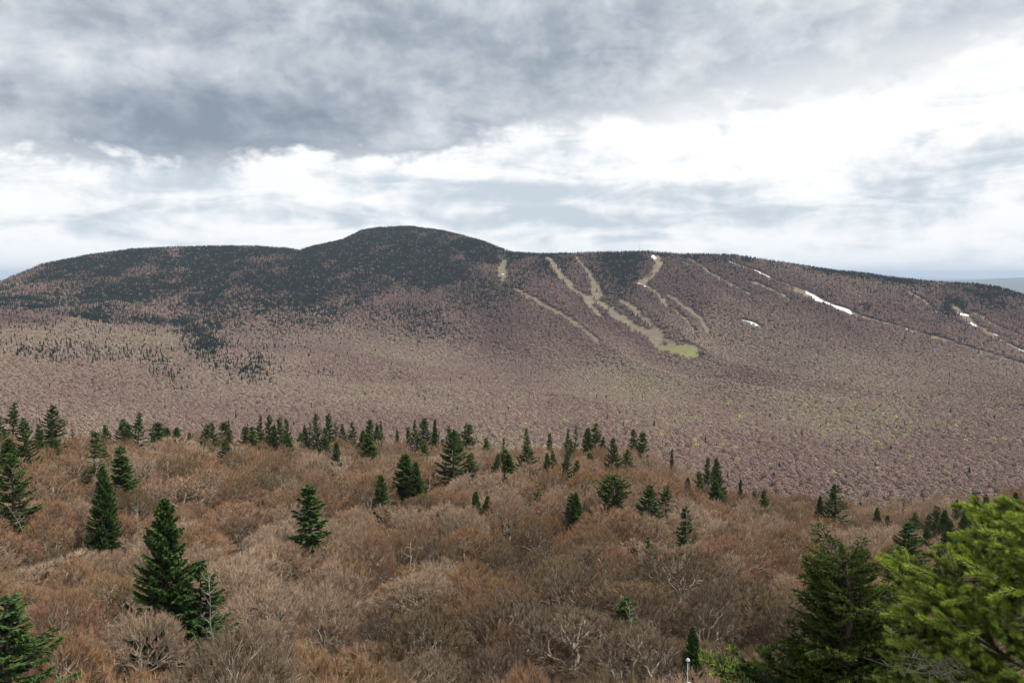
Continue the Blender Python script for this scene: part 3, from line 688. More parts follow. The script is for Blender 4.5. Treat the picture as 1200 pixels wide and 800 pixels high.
# ------------------------------------------------------------------ landmark conifers placed after the photo
# (px of top, py of top, py where the visible part ends, width px, kind, tint, label or None)
LM = [
 (190,588,742,104,'BIGSPR',.05,'tallest dark spruce in the bare woods, layered boughs, lower left'),
 (236,655,742,62,'spruce',0,'dark dead-topped spruce tucked against the right foot of the tallest spruce'),
 (120,548,632,46,'BIGFIR',0,'dense cone-shaped dark fir left of the tallest spruce'),
 (2,700,812,80,'fir',0,'dark spruce cut by the left edge near the bottom corner'),
 (144,523,578,24,'narrow',0,'slim dark spruce just behind the cone-shaped fir'),
 (118,505,545,20,'narrow',.5,'olive spruce among bleached dead limbs behind the cone-shaped fir'),
 (108,520,552,13,'narrow',.6,None),
 (8,532,612,52,'spruce',.35,'dull olive spruce standing at the left edge, halfway down'),
 (58,475,508,27,'spruce',0,'solitary ragged spruce on the skyline of the near hill, far left'),
 (12,472,510,30,'spruce',.1,'round-headed dark spruce at the far left of the near hill crest'),
 (30,490,545,22,'spruce',.1,None),(10,514,548,28,'fir',0,None),(44,497,532,13,'narrow',.7,None),(61,510,528,11,'fir',0,None),(-6,480,520,26,'spruce',0,None),
 (160,483,513,26,'spruce',0,'ragged dark spruce rising from a small clump on the left crest'),
 (142,489,512,15,'spruce',.1,None),(150,494,512,10,'narrow',.1,None),(175,495,512,11,'narrow',.1,None),(187,492,511,12,'narrow',.2,None),(195,498,513,13,'fir',.1,None),(206,499,513,12,'fir',0,None),
 (90,498,506,6,'narrow',.1,None),(125,497,505,9,'fir',.1,None),(221,504,513,8,'fir',.1,None),
 (237,497,520,12,'narrow',.4,None),(250,492,516,13,'spruce',.4,None),(262,493,514,12,'narrow',.4,None),(261,513,533,11,'fir',0,None),(271,503,516,9,'fir',.1,None),(243,507,524,9,'narrow',.5,None),
 (286,500,518,9,'narrow',.1,None),(295,497,513,9,'narrow',.3,None),(304,486,515,14,'spruce',.2,None),(315,486,513,11,'spruce',.2,None),(306,504,521,9,'narrow',.1,None),(320,496,513,10,'fir',.2,None),
 (330,488,517,10,'narrow',.1,None),(339,490,520,12,'spruce',.4,None),(347,503,520,11,'fir',.3,None),(337,506,527,13,'fir',.3,None),
 (357,500,517,9,'fir',.2,None),(362,494,511,8,'narrow',.1,None),(371,484,518,15,'spruce',.2,None),(380,502,538,18,'fir',.15,'dark bushy fir standing slightly below the centre-left crest'),(386,483,514,11,'narrow',.1,None),(391,490,514,8,'narrow',.1,None),
 (394,516,536,11,'fir',.1,None),(402,494,512,8,'fir',.2,None),(413,492,514,12,'spruce',.5,None),(424,502,516,10,'fir',.3,None),(433,488,506,9,'narrow',.1,None),(440,494,508,9,'fir',.1,None),(448,491,507,8,'spruce',.2,None),(446,501,517,6,'narrow',.2,None),
 (366,568,646,30,'narrow',.1,'crooked narrow dark spruce alone below the centre-left crest'),
 (432,508,543,34,'fir',.15,'wide pyramid-shaped fir just below the crest'),
 (466,500,508,6,'fir',.6,None),(477,497,508,7,'fir',.1,None),(485,490,510,10,'spruce',.2,None),(497,489,511,17,'spruce',.1,None),(508,490,501,7,'fir',.1,None),(513,497,505,4,'narrow',0,None),(526,495,505,8,'fir',.3,None),
 (518,512,524,8,'fir',.1,None),(501,514,541,13,'narrow',.4,None),
 (530,504,562,38,'spruce',.05,'big broad dark spruce in the centre of the near hill'),
 (546,497,524,14,'narrow',.3,None),(539,506,530,10,'narrow',.3,None),(549,530,564,20,'fir',.05,None),
 (476,531,552,19,'fir',.1,None),(489,541,560,13,'fir',.2,None),(448,553,577,15,'fir',.1,'small dark fir alone below the pyramid-shaped fir'),
 (570,510,532,9,'fir',.1,None),(578,531,558,12,'fir',.1,None),(593,523,540,18,'flat',.1,None),(597,532,560,19,'fir',0,None),(590,510,518,4,'narrow',.1,None),
 (617,518,549,19,'fir',.3,None),(616,498,508,8,'fir',.8,None),(557,577,609,12,'fir',0,None),(569,581,612,13,'fir',0,None),
 (641,529,543,9,'fir',.1,None),(650,526,544,9,'fir',.2,None),(662,528,553,13,'fir',.2,None),(669,514,542,14,'spruce',.2,None),(673,536,558,13,'spruce',.2,None),(690,527,538,14,'fir',.2,None),
 (644,504,515,6,'narrow',0,None),(663,501,514,5,'narrow',0,None),(673,499,514,8,'narrow',.1,None),(689,500,519,13,'fir',.1,None),(698,497,523,16,'spruce',.2,None),(707,509,518,7,'fir',.1,None),
 (745,502,521,14,'fir',.2,None),(753,503,523,9,'narrow',.2,None),(718,512,548,19,'spruce',.05,'twin-neighboured dark spruce with a pointed top right of centre'),(734,526,553,18,'spruce',.05,None),
 (629,571,597,10,'narrow',.05,'thin dark spindle-shaped spruce alone in the bare canopy right of centre'),(669,575,596,10,'narrow',.1,None),(677,576,598,13,'fir',.1,None),
 (716,556,604,54,'flat',.75,'broad flat-topped olive-green conifer right of centre'),
 (761,568,606,24,'spruce',0,'dark spruce standing right beside the flat-topped olive conifer'),
 (780,568,580,14,'fir',.4,None),(788,524,531,4,'narrow',.1,None),(806,558,573,9,'fir',.1,None),(817,552,571,12,'spruce',.3,None),
 (829,534,553,6,'narrow',.1,None),(836,543,559,13,'fir',.2,None),(845,536,559,13,'fir',.1,None),(840,560,578,13,'fir',.1,None),(804,594,614,10,'narrow',.2,None),(867,560,567,6,'fir',.1,None),(883,573,585,8,'fir',.1,None),(896,570,584,11,'fir',.2,None),
 (978,567,598,32,'spruce',.1,'large dark spruce on the crest of the near hill, right of the middle'),
 (961,580,590,9,'fir',.2,None),
 (764,630,662,20,'spruce',.3,'small leaning green spruce poking from bare crowns, lower right'),
 (735,702,740,30,'spruce',.3,'dim understorey conifer below the small leaning spruce'),
 (816,738,822,58,'BIGFIR',0,'neat pointed dark fir at the bottom edge beside the thin pole'),
 (1029,594,612,8,'fir',.2,None),(1040,601,613,8,'fir',.1,None),(1058,580,606,3,'narrow',.5,None),(1075,599,613,10,'fir',.1,None),(1087,600,619,11,'fir',.1,None),(1107,595,613,11,'fir',.1,None),
 (1122,585,612,11,'spruce',.1,None),(1144,577,616,22,'fir',.05,'tall dark fir on the right crest behind the close spruce boughs'),(1155,578,604,10,'fir',0,None),(1167,582,604,9,'narrow',0,None),(1190,576,604,12,'fir',0,None),(1132,592,620,14,'fir',0,None),
 (1062,611,668,50,'spruce',.15,'bushy dark-green spruce right behind the close fir'),
 (1100,592,640,16,'fir',0,None),(1130,598,645,18,'spruce',0,None),(1151,594,645,18,'fir',0,None),(1177,588,640,18,'spruce',0,None),(1112,610,655,20,'fir',0,None),(1142,608,660,24,'spruce',.1,None),(1172,606,660,24,'fir',0,None),(1088,618,650,14,'fir',.1,None),
 (1100,636,690,26,'spruce',0,None),(1126,622,695,40,'spruce',0,None),(1160,612,700,44,'fir',0,None),(1195,606,700,50,'spruce',0,None),
]
extra = random.Random(8)
things = []      # (root, px, py, pixel height, sort)
def canopy_R(px, py, h, rmin=30): return hit(px, py, h, rmin, 262)
used_spots = []
def put_tree(kind, meshes, x, y, z, sx, sz, tint, rz, name):
    root = bpy.data.objects.new(name, None); COL.objects.link(root)
    root.location = (x, y, z); root.rotation_euler = ((rz * 7.3 % 1 - .5) * .07, (rz * 3.7 % 1 - .5) * .07, rz); root.scale = (sx, sx, sz)
    root.empty_display_size = .5
    for nm, me in zip(('trunk', 'crown'), meshes):
        o = bpy.data.objects.new(nm, me); COL.objects.link(o); o.parent = root; o['tint'] = float(tint)
    return root
con_recs = []
for i, (px, pt_, pb, wp, kind, tint, lab) in enumerate(LM):
    h0 = 6.2 if pb - pt_ > 25 else 8.2
    R = canopy_R(px, pb, h0)
    if R is None:
        R = brow[min(XS, key=lambda q_: abs(q_ - px))][1] * extra.uniform(.95, 1.1)
    R = min(R, 255)
    d = ray(px, pt_ + (extra.uniform(0, 4) if pb - pt_ < 26 else 0)); x, y = d[0] * R, d[1] * R; z = ground_at(x, y); ztop = d[2] * R
    H = max(ztop - z, 3.0); wm = wp * R / F
    if kind == 'BIGSPR': ms, W0 = BIGSPR, 5.0
    elif kind == 'BIGFIR': ms, W0 = BIGFIR, 4.6
    else:
        vs_ = CONV[kind]; ms = vs_[i % len(vs_)]; W0 = {'fir': 4.0, 'spruce': 4.8, 'narrow': 2.35, 'flat': 5.0}[kind]
    # the visible cap is only the top part of the cone, so the full cone is wider than what shows
    visf = min(1.0, (pb - pt_) * R / F / H); 
    tint = tint + (.15 if R > 150 else .05) * extra.random() * 2
    full = wm / max(.45, min(1, visf * 1.15)) if kind not in ('flat',) else wm
    full = full * (1.0 if R > 170 else 1.12) if kind not in ('BIGSPR', 'BIGFIR', 'flat') else wm * (1.08 if kind == 'flat' else .98)
    full = min(full, H * .68)
    r = put_tree(kind, ms, x, y, z, full / W0, H / 10.0, tint, extra.uniform(0, 6.28), {'flat': 'pine_tree', 'fir': 'fir_tree', 'BIGFIR': 'fir_tree'}.get(kind, 'spruce_tree'))
    con_recs.append(dict(o=r, px=px, py=pt_, h=pb - pt_, w=wp, lab=lab, R=R, kind=kind, tint=tint, x=x, y=y, H=H))
    used_spots.append((x, y, full * .5, R))

# ------------------------------------------------------------------ bare hardwoods near
rng = np.random.RandomState(12)
def blue_noise(xmin, xmax, ymin, ymax, spacing, jitter=.42):
    nx = int((xmax - xmin) / spacing); ny = int((ymax - ymin) / (spacing * .87))
    i, j = np.meshgrid(np.arange(nx), np.arange(ny), indexing='ij')
    x = xmin + (i + .5 * (j % 2)) * spacing + rng.uniform(-jitter, jitter, i.shape) * spacing
    y = ymin + j * spacing * .87 + rng.uniform(-jitter, jitter, i.shape) * spacing
    return x.ravel(), y.ravel()
hx, hy = blue_noise(-330, 330, 20, 420, 6.9, .46)
hz = height(hx, hy); hR = np.hypot(hx, hy); hth = np.degrees(np.arctan2(hx, hy))
keep = (hR > 26) & (hR < 400) & (np.abs(hth) < 44) & ((hy > 25))
hx, hy, hz, hR = hx[keep], hy[keep], hz[keep], hR[keep]
US = np.array([(a, b_, c_) for a, b_, c_, r in used_spots])
dmin = np.ones(len(hx), bool)
for a, b_, c_ in US:
    dmin &= np.hypot(hx - a, hy - b_) > (c_ * .75 + .8)
hx, hy, hz, hR = hx[dmin], hy[dmin], hz[dmin], hR[dmin]
hs = rng.uniform(.62, 1.0, len(hx)) * np.where(rng.rand(len(hx)) < .2, 1.55, 1.08); hh = 8.6 * rng.uniform(.66, 1.13, len(hx)) * (1 + .10 * np.clip((hR - 130) / 60, 0, 1)) * (1 + .18 * fbm(hx / 45 + 20, hy / 45, 2))
# keep crowns from hiding the conifers behind them: lower those standing right in front
for rec in con_recs:
    t = (hx * rec['x'] + hy * rec['y']) / rec['R'] ** 2
    off = np.abs(hx * rec['y'] - hy * rec['x']) / rec['R']
    infront = (t < 1) & (off < rec['w'] * rec['R'] / F * .5 * t + 1.5)
    zl = ray(rec['px'], rec['py'] + rec['h'] * (.8 if rec['h'] < 50 else .93))[2] * hR
    lim = np.maximum(zl - hz, 3.0)
    hh = np.where(infront & (hh > lim), lim, hh)
tn = np.clip(.55 + .95 * fbm(hx / 26, hy / 26 + 50, 3) + rng.normal(size=len(hx)) * .30, 0, 1)
tn = np.clip(tn + np.clip((hR - 90) / 250, 0, .15), 0, 1)
pxh, pyh, dh = project(hx, hy, hz + hh)
sees = seen(hx, hy, hz + hh, .01)
inf = (pxh > -90) & (pxh < 1290) & (pyh < 930) & sees
order = np.argsort(np.where(inf, hR, 1e9))
ind = [k for k in order[:300] if inf[k]]
rest = np.array([k for k in range(len(hx)) if k not in set(ind) and sees[k] and hh[k] > 3.2 or (not inf[k] and hR[k] < 260)], dtype=int)
tword = lambda t: 'grey-brown' if t < .2 else 'olive-brown' if t < .4 else 'orange-brown' if t < .62 else 'russet' if t < .85 else 'pale tan'
hw_recs = []
for c_, k in enumerate(ind):
    v = NEARV[rng.randint(len(NEARV))]
    r = put_tree('hw', v, hx[k], hy[k], hz[k], hs[k], hh[k] / 9.0, tn[k], rng.uniform(0, 6.28), 'bare_tree')
    hw_recs.append(dict(o=r, px=pxh[k], py=pyh[k], R=hR[k], t=tword(tn[k]), s=hs[k] * 1.0, h=hh[k]))

# ------------------------------------------------------------------ geometry-node forests
def forest(name, label, pts, sc, rot, idxs, tint, meshes):
    src = bpy.data.collections.new(name + '_kinds')
    for i, me in enumerate(meshes):
        so = bpy.data.objects.new('%s_kind_%02d' % (name, i), me); src.objects.link(so)
    n = len(pts)
    me = bpy.data.meshes.new(name); me.vertices.add(n); me.vertices.foreach_set('co', np.asarray(pts, np.float32).ravel())
    def at(nm, ty, data, key='value'):
        a = me.attributes.new(nm, ty, 'POINT'); a.data.foreach_set(key, np.asarray(data).ravel())
    at('sc', 'FLOAT_VECTOR', np.asarray(sc, np.float32), 'vector'); at('rot', 'FLOAT_VECTOR', np.asarray(rot, np.float32), 'vector')
    at('pick', 'INT', np.asarray(idxs, np.int32)); at('tint', 'FLOAT', np.asarray(tint, np.float32))
    ob = link(name, me)
    ng = bpy.data.node_groups.new(name, 'GeometryNodeTree')
    ng.interface.new_socket('Geometry', in_out='INPUT', socket_type='NodeSocketGeometry')
    ng.interface.new_socket('Geometry', in_out='OUTPUT', socket_type='NodeSocketGeometry')
    N = ng.nodes; Lk = ng.links
    gi = N.new('NodeGroupInput'); go = N.new('NodeGroupOutput'); ip = N.new('GeometryNodeInstanceOnPoints'); ci = N.new('GeometryNodeCollectionInfo')
    ci.inputs['Collection'].default_value = src; ci.inputs['Separate Children'].default_value = True; ci.inputs['Reset Children'].default_value = True
    def na(nm, ty):
        x_ = N.new('GeometryNodeInputNamedAttribute'); x_.data_type = ty; x_.inputs['Name'].default_value = nm
        return x_.outputs['Attribute']
    Lk.new(gi.outputs[0], ip.inputs['Points']); Lk.new(ci.outputs[0], ip.inputs['Instance'])
    ip.inputs['Pick Instance'].default_value = True
    Lk.new(na('pick', 'INT'), ip.inputs['Instance Index']); Lk.new(na('sc', 'FLOAT_VECTOR'), ip.inputs['Scale'])
    Lk.new(na('rot', 'FLOAT_VECTOR'), ip.inputs['Rotation']); Lk.new(ip.outputs[0], go.inputs[0])
    md = ob.modifiers.new('forest', 'NODES'); md.node_group = ng
    tag(ob, label, None, None, 'stuff'); return ob
k = rest
forest('bare_canopy', 'mass of leafless brown hardwoods farther back on the near hill', np.stack([hx[k], hy[k], hz[k]], -1),
       np.stack([hs[k], hs[k], hh[k] / 9.0], -1), np.stack([k * 0, k * 0, rng.uniform(0, 6.28, len(k))], -1), rng.randint(0, len(MIDV), len(k)), tn[k], MIDV)

# understorey saplings between the big crowns
ux, uy = blue_noise(-260, 260, 26, 300, 4.6); uR = np.hypot(ux, uy)
kk = (uR > 26) & (uR < 280) & (np.abs(np.degrees(np.arctan2(ux, uy))) < 42)
ux, uy = ux[kk], uy[kk]; uz = height(ux, uy); n = len(ux)
forest('understorey', 'thin leafless saplings filling the gaps under the bare crowns', np.stack([ux, uy, uz], -1),
       np.stack([rng.uniform(.4, .65, n)] * 2 + [rng.uniform(.28, .48, n)], -1), np.stack([uz * 0, uz * 0, rng.uniform(0, 6.28, n)], -1), rng.randint(0, len(MIDV), n), np.clip(rng.normal(.35, .2, n), 0, 1), MIDV)

# far forest
def conprob(px, py, x, y):
    p = np.full(len(px), .003)
    n1 = fbm(x / 120, y / 200, 4); n2 = fbm(x / 45 + 9, y / 90, 3)
    skyy = np.interp(px, [s_[0] for s_ in SKY], [s_[1] for s_ in SKY])
    dd = py - skyy
    def ell(cx, cy, rx, ry, a, sl=0.0):
        q = ((px - cx) / rx) ** 2 + ((py - cy - sl * (px - cx)) / ry) ** 2
        return a * np.exp(-q ** 1.5)
    lc_ = np.interp(py, [290, 305, 330, 380], [612, 612, 575, 520]); ls_ = np.interp(py, [300, 315, 340, 380], [4, 10, 34, 55])
    left = 1 / (1 + np.exp((px - lc_ - 40 * n1) / ls_))
    base_ = np.interp(py, [260, 300, 325, 345, 365, 385, 410, 440], [1.3, 1.3, 1.1, .70, .40, .15, .028, .005])
    base_ *= np.interp(px, [0, 60, 110, 1200], [.55, .75, 1, 1])
    mauve = np.clip(ell(60, 336, 60, 9, .6, -.05) + ell(20, 322, 45, 10, .9, -.3) + ell(470, 345, 120, 14, .3), 0, .9)
    p = np.maximum(p, left * base_ * (1 - mauve))
    edge_y = np.interp(px, [0, 60, 130, 200, 240, 300, 400, 560], [361, 368, 380, 384, 392, 388, 380, 330])
    p = np.maximum(p, left * .95 * np.exp(-((py - edge_y + 10) / 9) ** 2) * (px < 260))
    p = np.where((px < 260) & (py > edge_y), np.minimum(p, .05), p)
    for e in [(90,410,80,14,.3,0),(240,405,30,20,.55,.5),(275,428,40,14,.45,.25),(300,425,25,14,.4),(190,430,25,16,.25,.6),(700,385,12,30,0),(520,385,60,16,.30),(560,345,60,12,.35),(575,300,45,14,.8),
              (555,310,50,12,.7),(640,312,34,16,.55),(605,318,20,22,.6),(710,318,38,24,.93),(725,340,22,10,.5),(850,315,60,12,.25),(700,302,110,5,.8),
              (1148,338,34,12,1.0,.12),(1118,358,16,12,.9),(1160,352,30,10,.6,.2),(830,303,30,6,.6),(1010,360,22,6,.3),(735,365,40,6,.3,.5),(900,320,90,6,.3,.2),(960,352,40,8,.25,.2)]:
        p = np.maximum(p, ell(*e))
    ridge = np.exp(-(dd / 7) ** 2) * np.interp(px, [600, 640, 760, 860, 980, 1060, 1150, 1200], [.9, .85, .85, .7, .7, .9, .95, .8])
    p = np.maximum(p, ridge * (px > 600))
    p = np.maximum(p, (px > 600) * np.interp(dd, [0, 30, 70, 110], [.22, .12, .05, .004]))
    q = np.clip(p, 0, 1) * np.clip(1 + 1.5 * n1 + 1.1 * n2, .15, 2.2)
    lf = np.clip((640 - px) / 90, 0, 1) * np.clip((400 - py) / 40, 0, 1)
    return np.clip(q, 0, 1) ** (1 - .45 * lf)
cg = {}
for (a, b_, c_) in clearings: cg.setdefault((int(a // 60), int(b_ // 60)), []).append((a, b_, c_))
cset = {(i + di, j + dj) for (i, j) in cg for di in (-1, 0, 1) for dj in (-1, 0, 1)}
def far_points(spacing, top, rad):
    fx, fy = blue_noise(-3400, 2900, 560, 4400, spacing, .47)
    fR = np.hypot(fx, fy); fth = np.degrees(np.arctan2(fx, fy))
    kk = (fR > 560) & (fR < 3900) & (np.abs(fth) < 38.5)
    fx, fy, fR = fx[kk], fy[kk], fR[kk]; fz = height(fx, fy)
    kk = seen(fx, fy, fz + top, .0015 + 3 / fR); fx, fy, fz, fR = fx[kk], fy[kk], fz[kk], fR[kk]
    ok = np.ones(len(fx), bool)
    cells = np.stack([fx // 60, fy // 60], -1).astype(int); jit = rng.uniform(.4, 1.1, len(fx))
    for n_i in range(len(fx)):
        ci = (int(cells[n_i, 0]), int(cells[n_i, 1]))
        if ci in cset:
            for di in (-1, 0, 1):
                for dj in (-1, 0, 1):
                    for (a, b_, c_) in cg.get((ci[0] + di, ci[1] + dj), ()):
                        ddx, ddy = fx[n_i] - a, fy[n_i] - b_
                        if ddx * ddx + ddy * ddy < (c_ * jit[n_i] + rad) ** 2 or (-13 < ddy < 0 and abs(ddx) < c_ * .6 * jit[n_i]): ok[n_i] = False
    fx, fy, fz, fR = fx[ok], fy[ok], fz[ok], fR[ok]
    fpx, fpy, _ = project(fx, fy, fz + 8)
    return fx, fy, fz, fR, fpx, fpy, conprob(fpx, fpy, fx, fy)
def sub(pts, mask, nearm, farm, name, la, lb, hl, hu, wl_, wu, tint):
    fx, fy, fz, fR = pts[:4]
    for nm, lab, mk, ms in ((name, la, mask & (fR < 1450), nearm), (name, lb, mask & (fR >= 1450), farm)):
        k = np.nonzero(mk)[0]; n = len(k)
        print(name, n)
        w = rng.uniform(wl_, wu, n); h = rng.uniform(hl, hu, n)
        forest(nm, lab, np.stack([fx[k], fy[k], fz[k]], -1), np.stack([w, w, h], -1), np.stack([np.zeros(n), np.zeros(n), rng.uniform(0, 6.28, n)], -1), rng.randint(0, len(ms), n), tint[k], ms)
A = far_points(7.6, 11, 2.5); fx, fy, fz, fR, fpx, fpy, pc = A
ft = .46 + .65 * fbm(fx / 260, fy / 420 + 4, 4) + rng.normal(size=len(fx)) * .09
ft += .10 * np.exp(-((fpx - 150) / 260) ** 2 - ((fpy - 430) / 50) ** 2)
ft -= np.clip((420 - fpy) / 60, 0, 1) * .20                       # purple buds higher up
ft += np.exp(-((fpx - 520) / 260) ** 2 - ((fpy - 450) / 40) ** 2) * .14
yl = (fpx > 560) & (fpy > 440) & (fpy < 560) & (rng.rand(len(fx)) < .02 + .06 * np.exp(-((fpx - 960) / 190) ** 2 - ((fpy - 490) / 28) ** 2))
ft = np.clip(ft, .06 + .24 * np.clip((fpy - 400) / 70, 0, 1), .78); ft = np.where(yl, rng.uniform(.86, 1.0, len(fx)), ft)
sub(A, rng.rand(len(fx)) > pc * .93, FARN, FARF, 'bare_forest', 'leafless hardwood forest filling the valley behind the near hill', 'purplish leafless hardwood forest on the far mountain slopes', .84, 1.1, .9, 1.35, ft)
Bc = far_points(4.6, 12, .2)
sub(Bc, rng.rand(len(Bc[0])) < Bc[6] * .8, FCON, FCON, 'conifer_forest', 'scattered dark conifers on the valley slope', 'dark conifer forest on the mountain ridges', .7, 1.75, .85, 1.6, np.zeros(len(Bc[0])))

# ------------------------------------------------------------------ bleached snags
def snag(seed, H, spread, nb, crooked=.5):
    rg = np.random.RandomState(seed); L = MB()
    pts = [np.array([0, 0, -.5])]; p = np.array([0., 0, 0]); dv = np.array([0, 0, 1.0])
    for i in range(6):
        pts.append(p.copy()); dv = unit(dv + rg.normal(size=3) * [.18, .18, 0] * crooked); p = p + dv * H / 6
    pts.append(p.copy()); n = len(pts)
    L.tube(pts, np.linspace(.010 * H, .003 * H, n), 6)
    B_ = MB()
    for i in range(nb):
        t = rg.uniform(.3, .97); k_ = t * (n - 2) + 1; a = int(k_); q = pts[a] + (pts[min(a + 1, n - 1)] - pts[a]) * (k_ - a)
        ph = rg.uniform(0, 6.28); l = spread * rg.uniform(.4, 1) * (1.15 - t * .6)
        d1 = unit(np.array([math.cos(ph), math.sin(ph), rg.uniform(.1, .9)]))
        m1 = q + d1 * l * .5 + rg.normal(size=3) * l * .08; e = m1 + unit(d1 + rg.normal(size=3) * .4 + [0, 0, .3]) * l * .5
        B_.tube([q, m1, e], [.04, .025, .008], 4)
        for j in range(3):
            d2 = unit(d1 + rg.normal(size=3) * .7); s0 = m1 + (e - m1) * rg.rand()
            B_.tube([s0, s0 + d2 * l * .3], [.022, .006], 3)
    return L.mesh('trunk', M_dead), B_.mesh('branches', M_dead)
SN = [snag(1, 9.0, 2.6, 12, .8), snag(2, 8.0, 1.6, 5, 1.2), snag(3, 9.5, 1.9, 28, .9)]
for px, pt_, pb, kind, wsc, lab in [
    (33,566,612,1,1.0,'crooked white birch snag beside the olive spruce at the left edge'),
    (100,535,556,0,1.0,'bleached forked dead tree left of the olive spruce'),
    (126,545,562,0,.8,'pale dead limbs just above the tip of the cone-shaped fir'),
    (156,592,640,2,.9,'grey dead tree between the cone-shaped fir and the tallest spruce'),
    (210,598,645,1,.5,'straight grey dead pole right behind the tallest spruce'),
       (244,668,742,2,.8,'grey dead tree in front of the dark spruce beside the tallest spruce'),
    (470,640,668,0,1.2,'pale forked dead limbs in the bare crowns left of centre'),
    (683,530,548,0,1.0,'whitish dead top beside the small firs right of centre'),
    (663,580,600,2,.6,'thin pale snag next to the pair of small dark firs'),
    (338,545,566,0,.9,'white leaning dead limb among bare crowns, left of centre'),
    (742,706,740,2,.7,'grey dead branches over the dim understorey conifer'),
    (808,598,622,2,.8,'pale bare snag at the right side of the near hill'),
    (1058,578,606,2,.5,'tall thin dead spire on the right crest'),
    (197,545,560,0,1.0,'white dead branches left of the crest centre'),
    ]:
    R = canopy_R(px, pb, 7.0) or 200
    R = max(R * .985, 31)
    d = ray(px, pt_); x, y = d[0] * R, d[1] * R; z = ground_at(x, y); H = max(3, d[2] * R - z); Hm = [9.0, 8.0, 9.5][kind]
    r = bpy.data.objects.new('dead_tree', None); COL.objects.link(r); r.location = (x, y, z); r.scale = (wsc, wsc, H / Hm); r.rotation_euler = (0, 0, px * 1.7)
    for nm, me in zip(('trunk', 'branches'), SN[kind]): link(nm, me, r)
    tag(r, lab, 'dead tree', 'bleached dead trees in the near woods')

# ------------------------------------------------------------------ thin pole with a white cap
R = 33.0; d = ray(806, 772); x, y = d[0] * R, d[1] * R; zt = d[2] * R; z0 = ground_at(x, y)
r = bpy.data.objects.new('pole', None); COL.objects.link(r); r.location = (x, y, z0)
q = MB(); q.tube([(0, 0, -.3), (0, 0, (zt - z0) * .5), (0, 0, zt - z0 - .05)], [.03, .025, .02], 8); link('post', q.mesh('post', M_metal), r)
q = MB(); q.tube([(0, 0, 0), (0, 0, .04), (0, 0, .09), (0, 0, .11)], [.09, .085, .045, .015], 12); link('cap', q.mesh('cap', M_white), r, (0, 0, zt - z0 - .05))
q = MB(); q.tube([(-.08, 0, 0), (.12, .03, .02)], [.035, .035], 6); link('bracket', q.mesh('bracket', M_white), r, (0, 0, (zt - z0) - 1.05))
tag(r, 'thin grey pole with a white cap in front of the pointed dark fir', 'pole')

# ------------------------------------------------------------------ mast on the ski ridge
R = 2680.0; d = ray(750, 281); x, y = d[0] * R, d[1] * R; z0 = ground_at(x, y); h = d[2] * R - z0
r = bpy.data.objects.new('lattice_mast', None); COL.objects.link(r); r.location = (x, y, z0)
for a in range(3):
    c_, s_ = math.cos(a * 2.094), math.sin(a * 2.094); q = MB()
    q.tube([(c_ * 1.1, s_ * 1.1, -1), (c_ * .7, s_ * .7, h * .8)], [.22, .18], 5); link('leg', q.mesh('leg', M_metal), r)
q = MB()
for i in range(14):
    z = h * .8 * i / 14; w = 1.1 - .4 * i / 14
    P3 = [(math.cos(a * 2.094) * w, math.sin(a * 2.094) * w, z) for a in range(3)]; Q3 = [(p[0], p[1], z + h * .8 / 14) for p in P3]
    for a in range(3): q.tube([P3[a], P3[(a + 1) % 3]], [.08, .08], 3); q.tube([P3[a], Q3[(a + 1) % 3]], [.08, .08], 3)
link('bracing', q.mesh('bracing', M_metal), r)
q = MB(); q.tube([(0, 0, h * .78), (0, 0, h)], [.2, .1], 5); link('antenna', q.mesh('antenna', M_metal), r)
tag(r, 'slender lattice radio mast on the crest of the ski hill', 'mast')

# ------------------------------------------------------------------ close conifers with real needles
def needles(N, a, b_, rg, dens, nl, nw, tip0, tip1, up=.15, flat=1.0):
    """needles all round the twig from a to b_"""
    L = np.linalg.norm(b_ - a); m_ = max(3, int(L * dens)); t = rg.rand(m_)
    ax_ = unit(b_ - a); p = a + (b_ - a) * t[:, None]
    r = rg.normal(size=(m_, 3)); r[:, 2] *= flat; r = unit(r - (r @ ax_)[:, None] * ax_)
    dd = unit(r + ax_ * rg.uniform(.5, .95, (m_, 1)) + [0, 0, up])
    ln = nl * rg.uniform(.7, 1.15, m_) * np.where(t > .9, .8, 1)
    N.slivers(p, dd * ln[:, None], nw, tip=tip0 + (tip1 - tip0) * t + rg.uniform(-.12, .12, m_), rng=rg)
    k_ = max(4, m_ // 14)
    dd = unit(ax_ + rg.normal(size=(k_, 3)) * .35); N.slivers(np.repeat(b_[None], k_, 0), dd * nl, nw, tip=tip1, rng=rg)
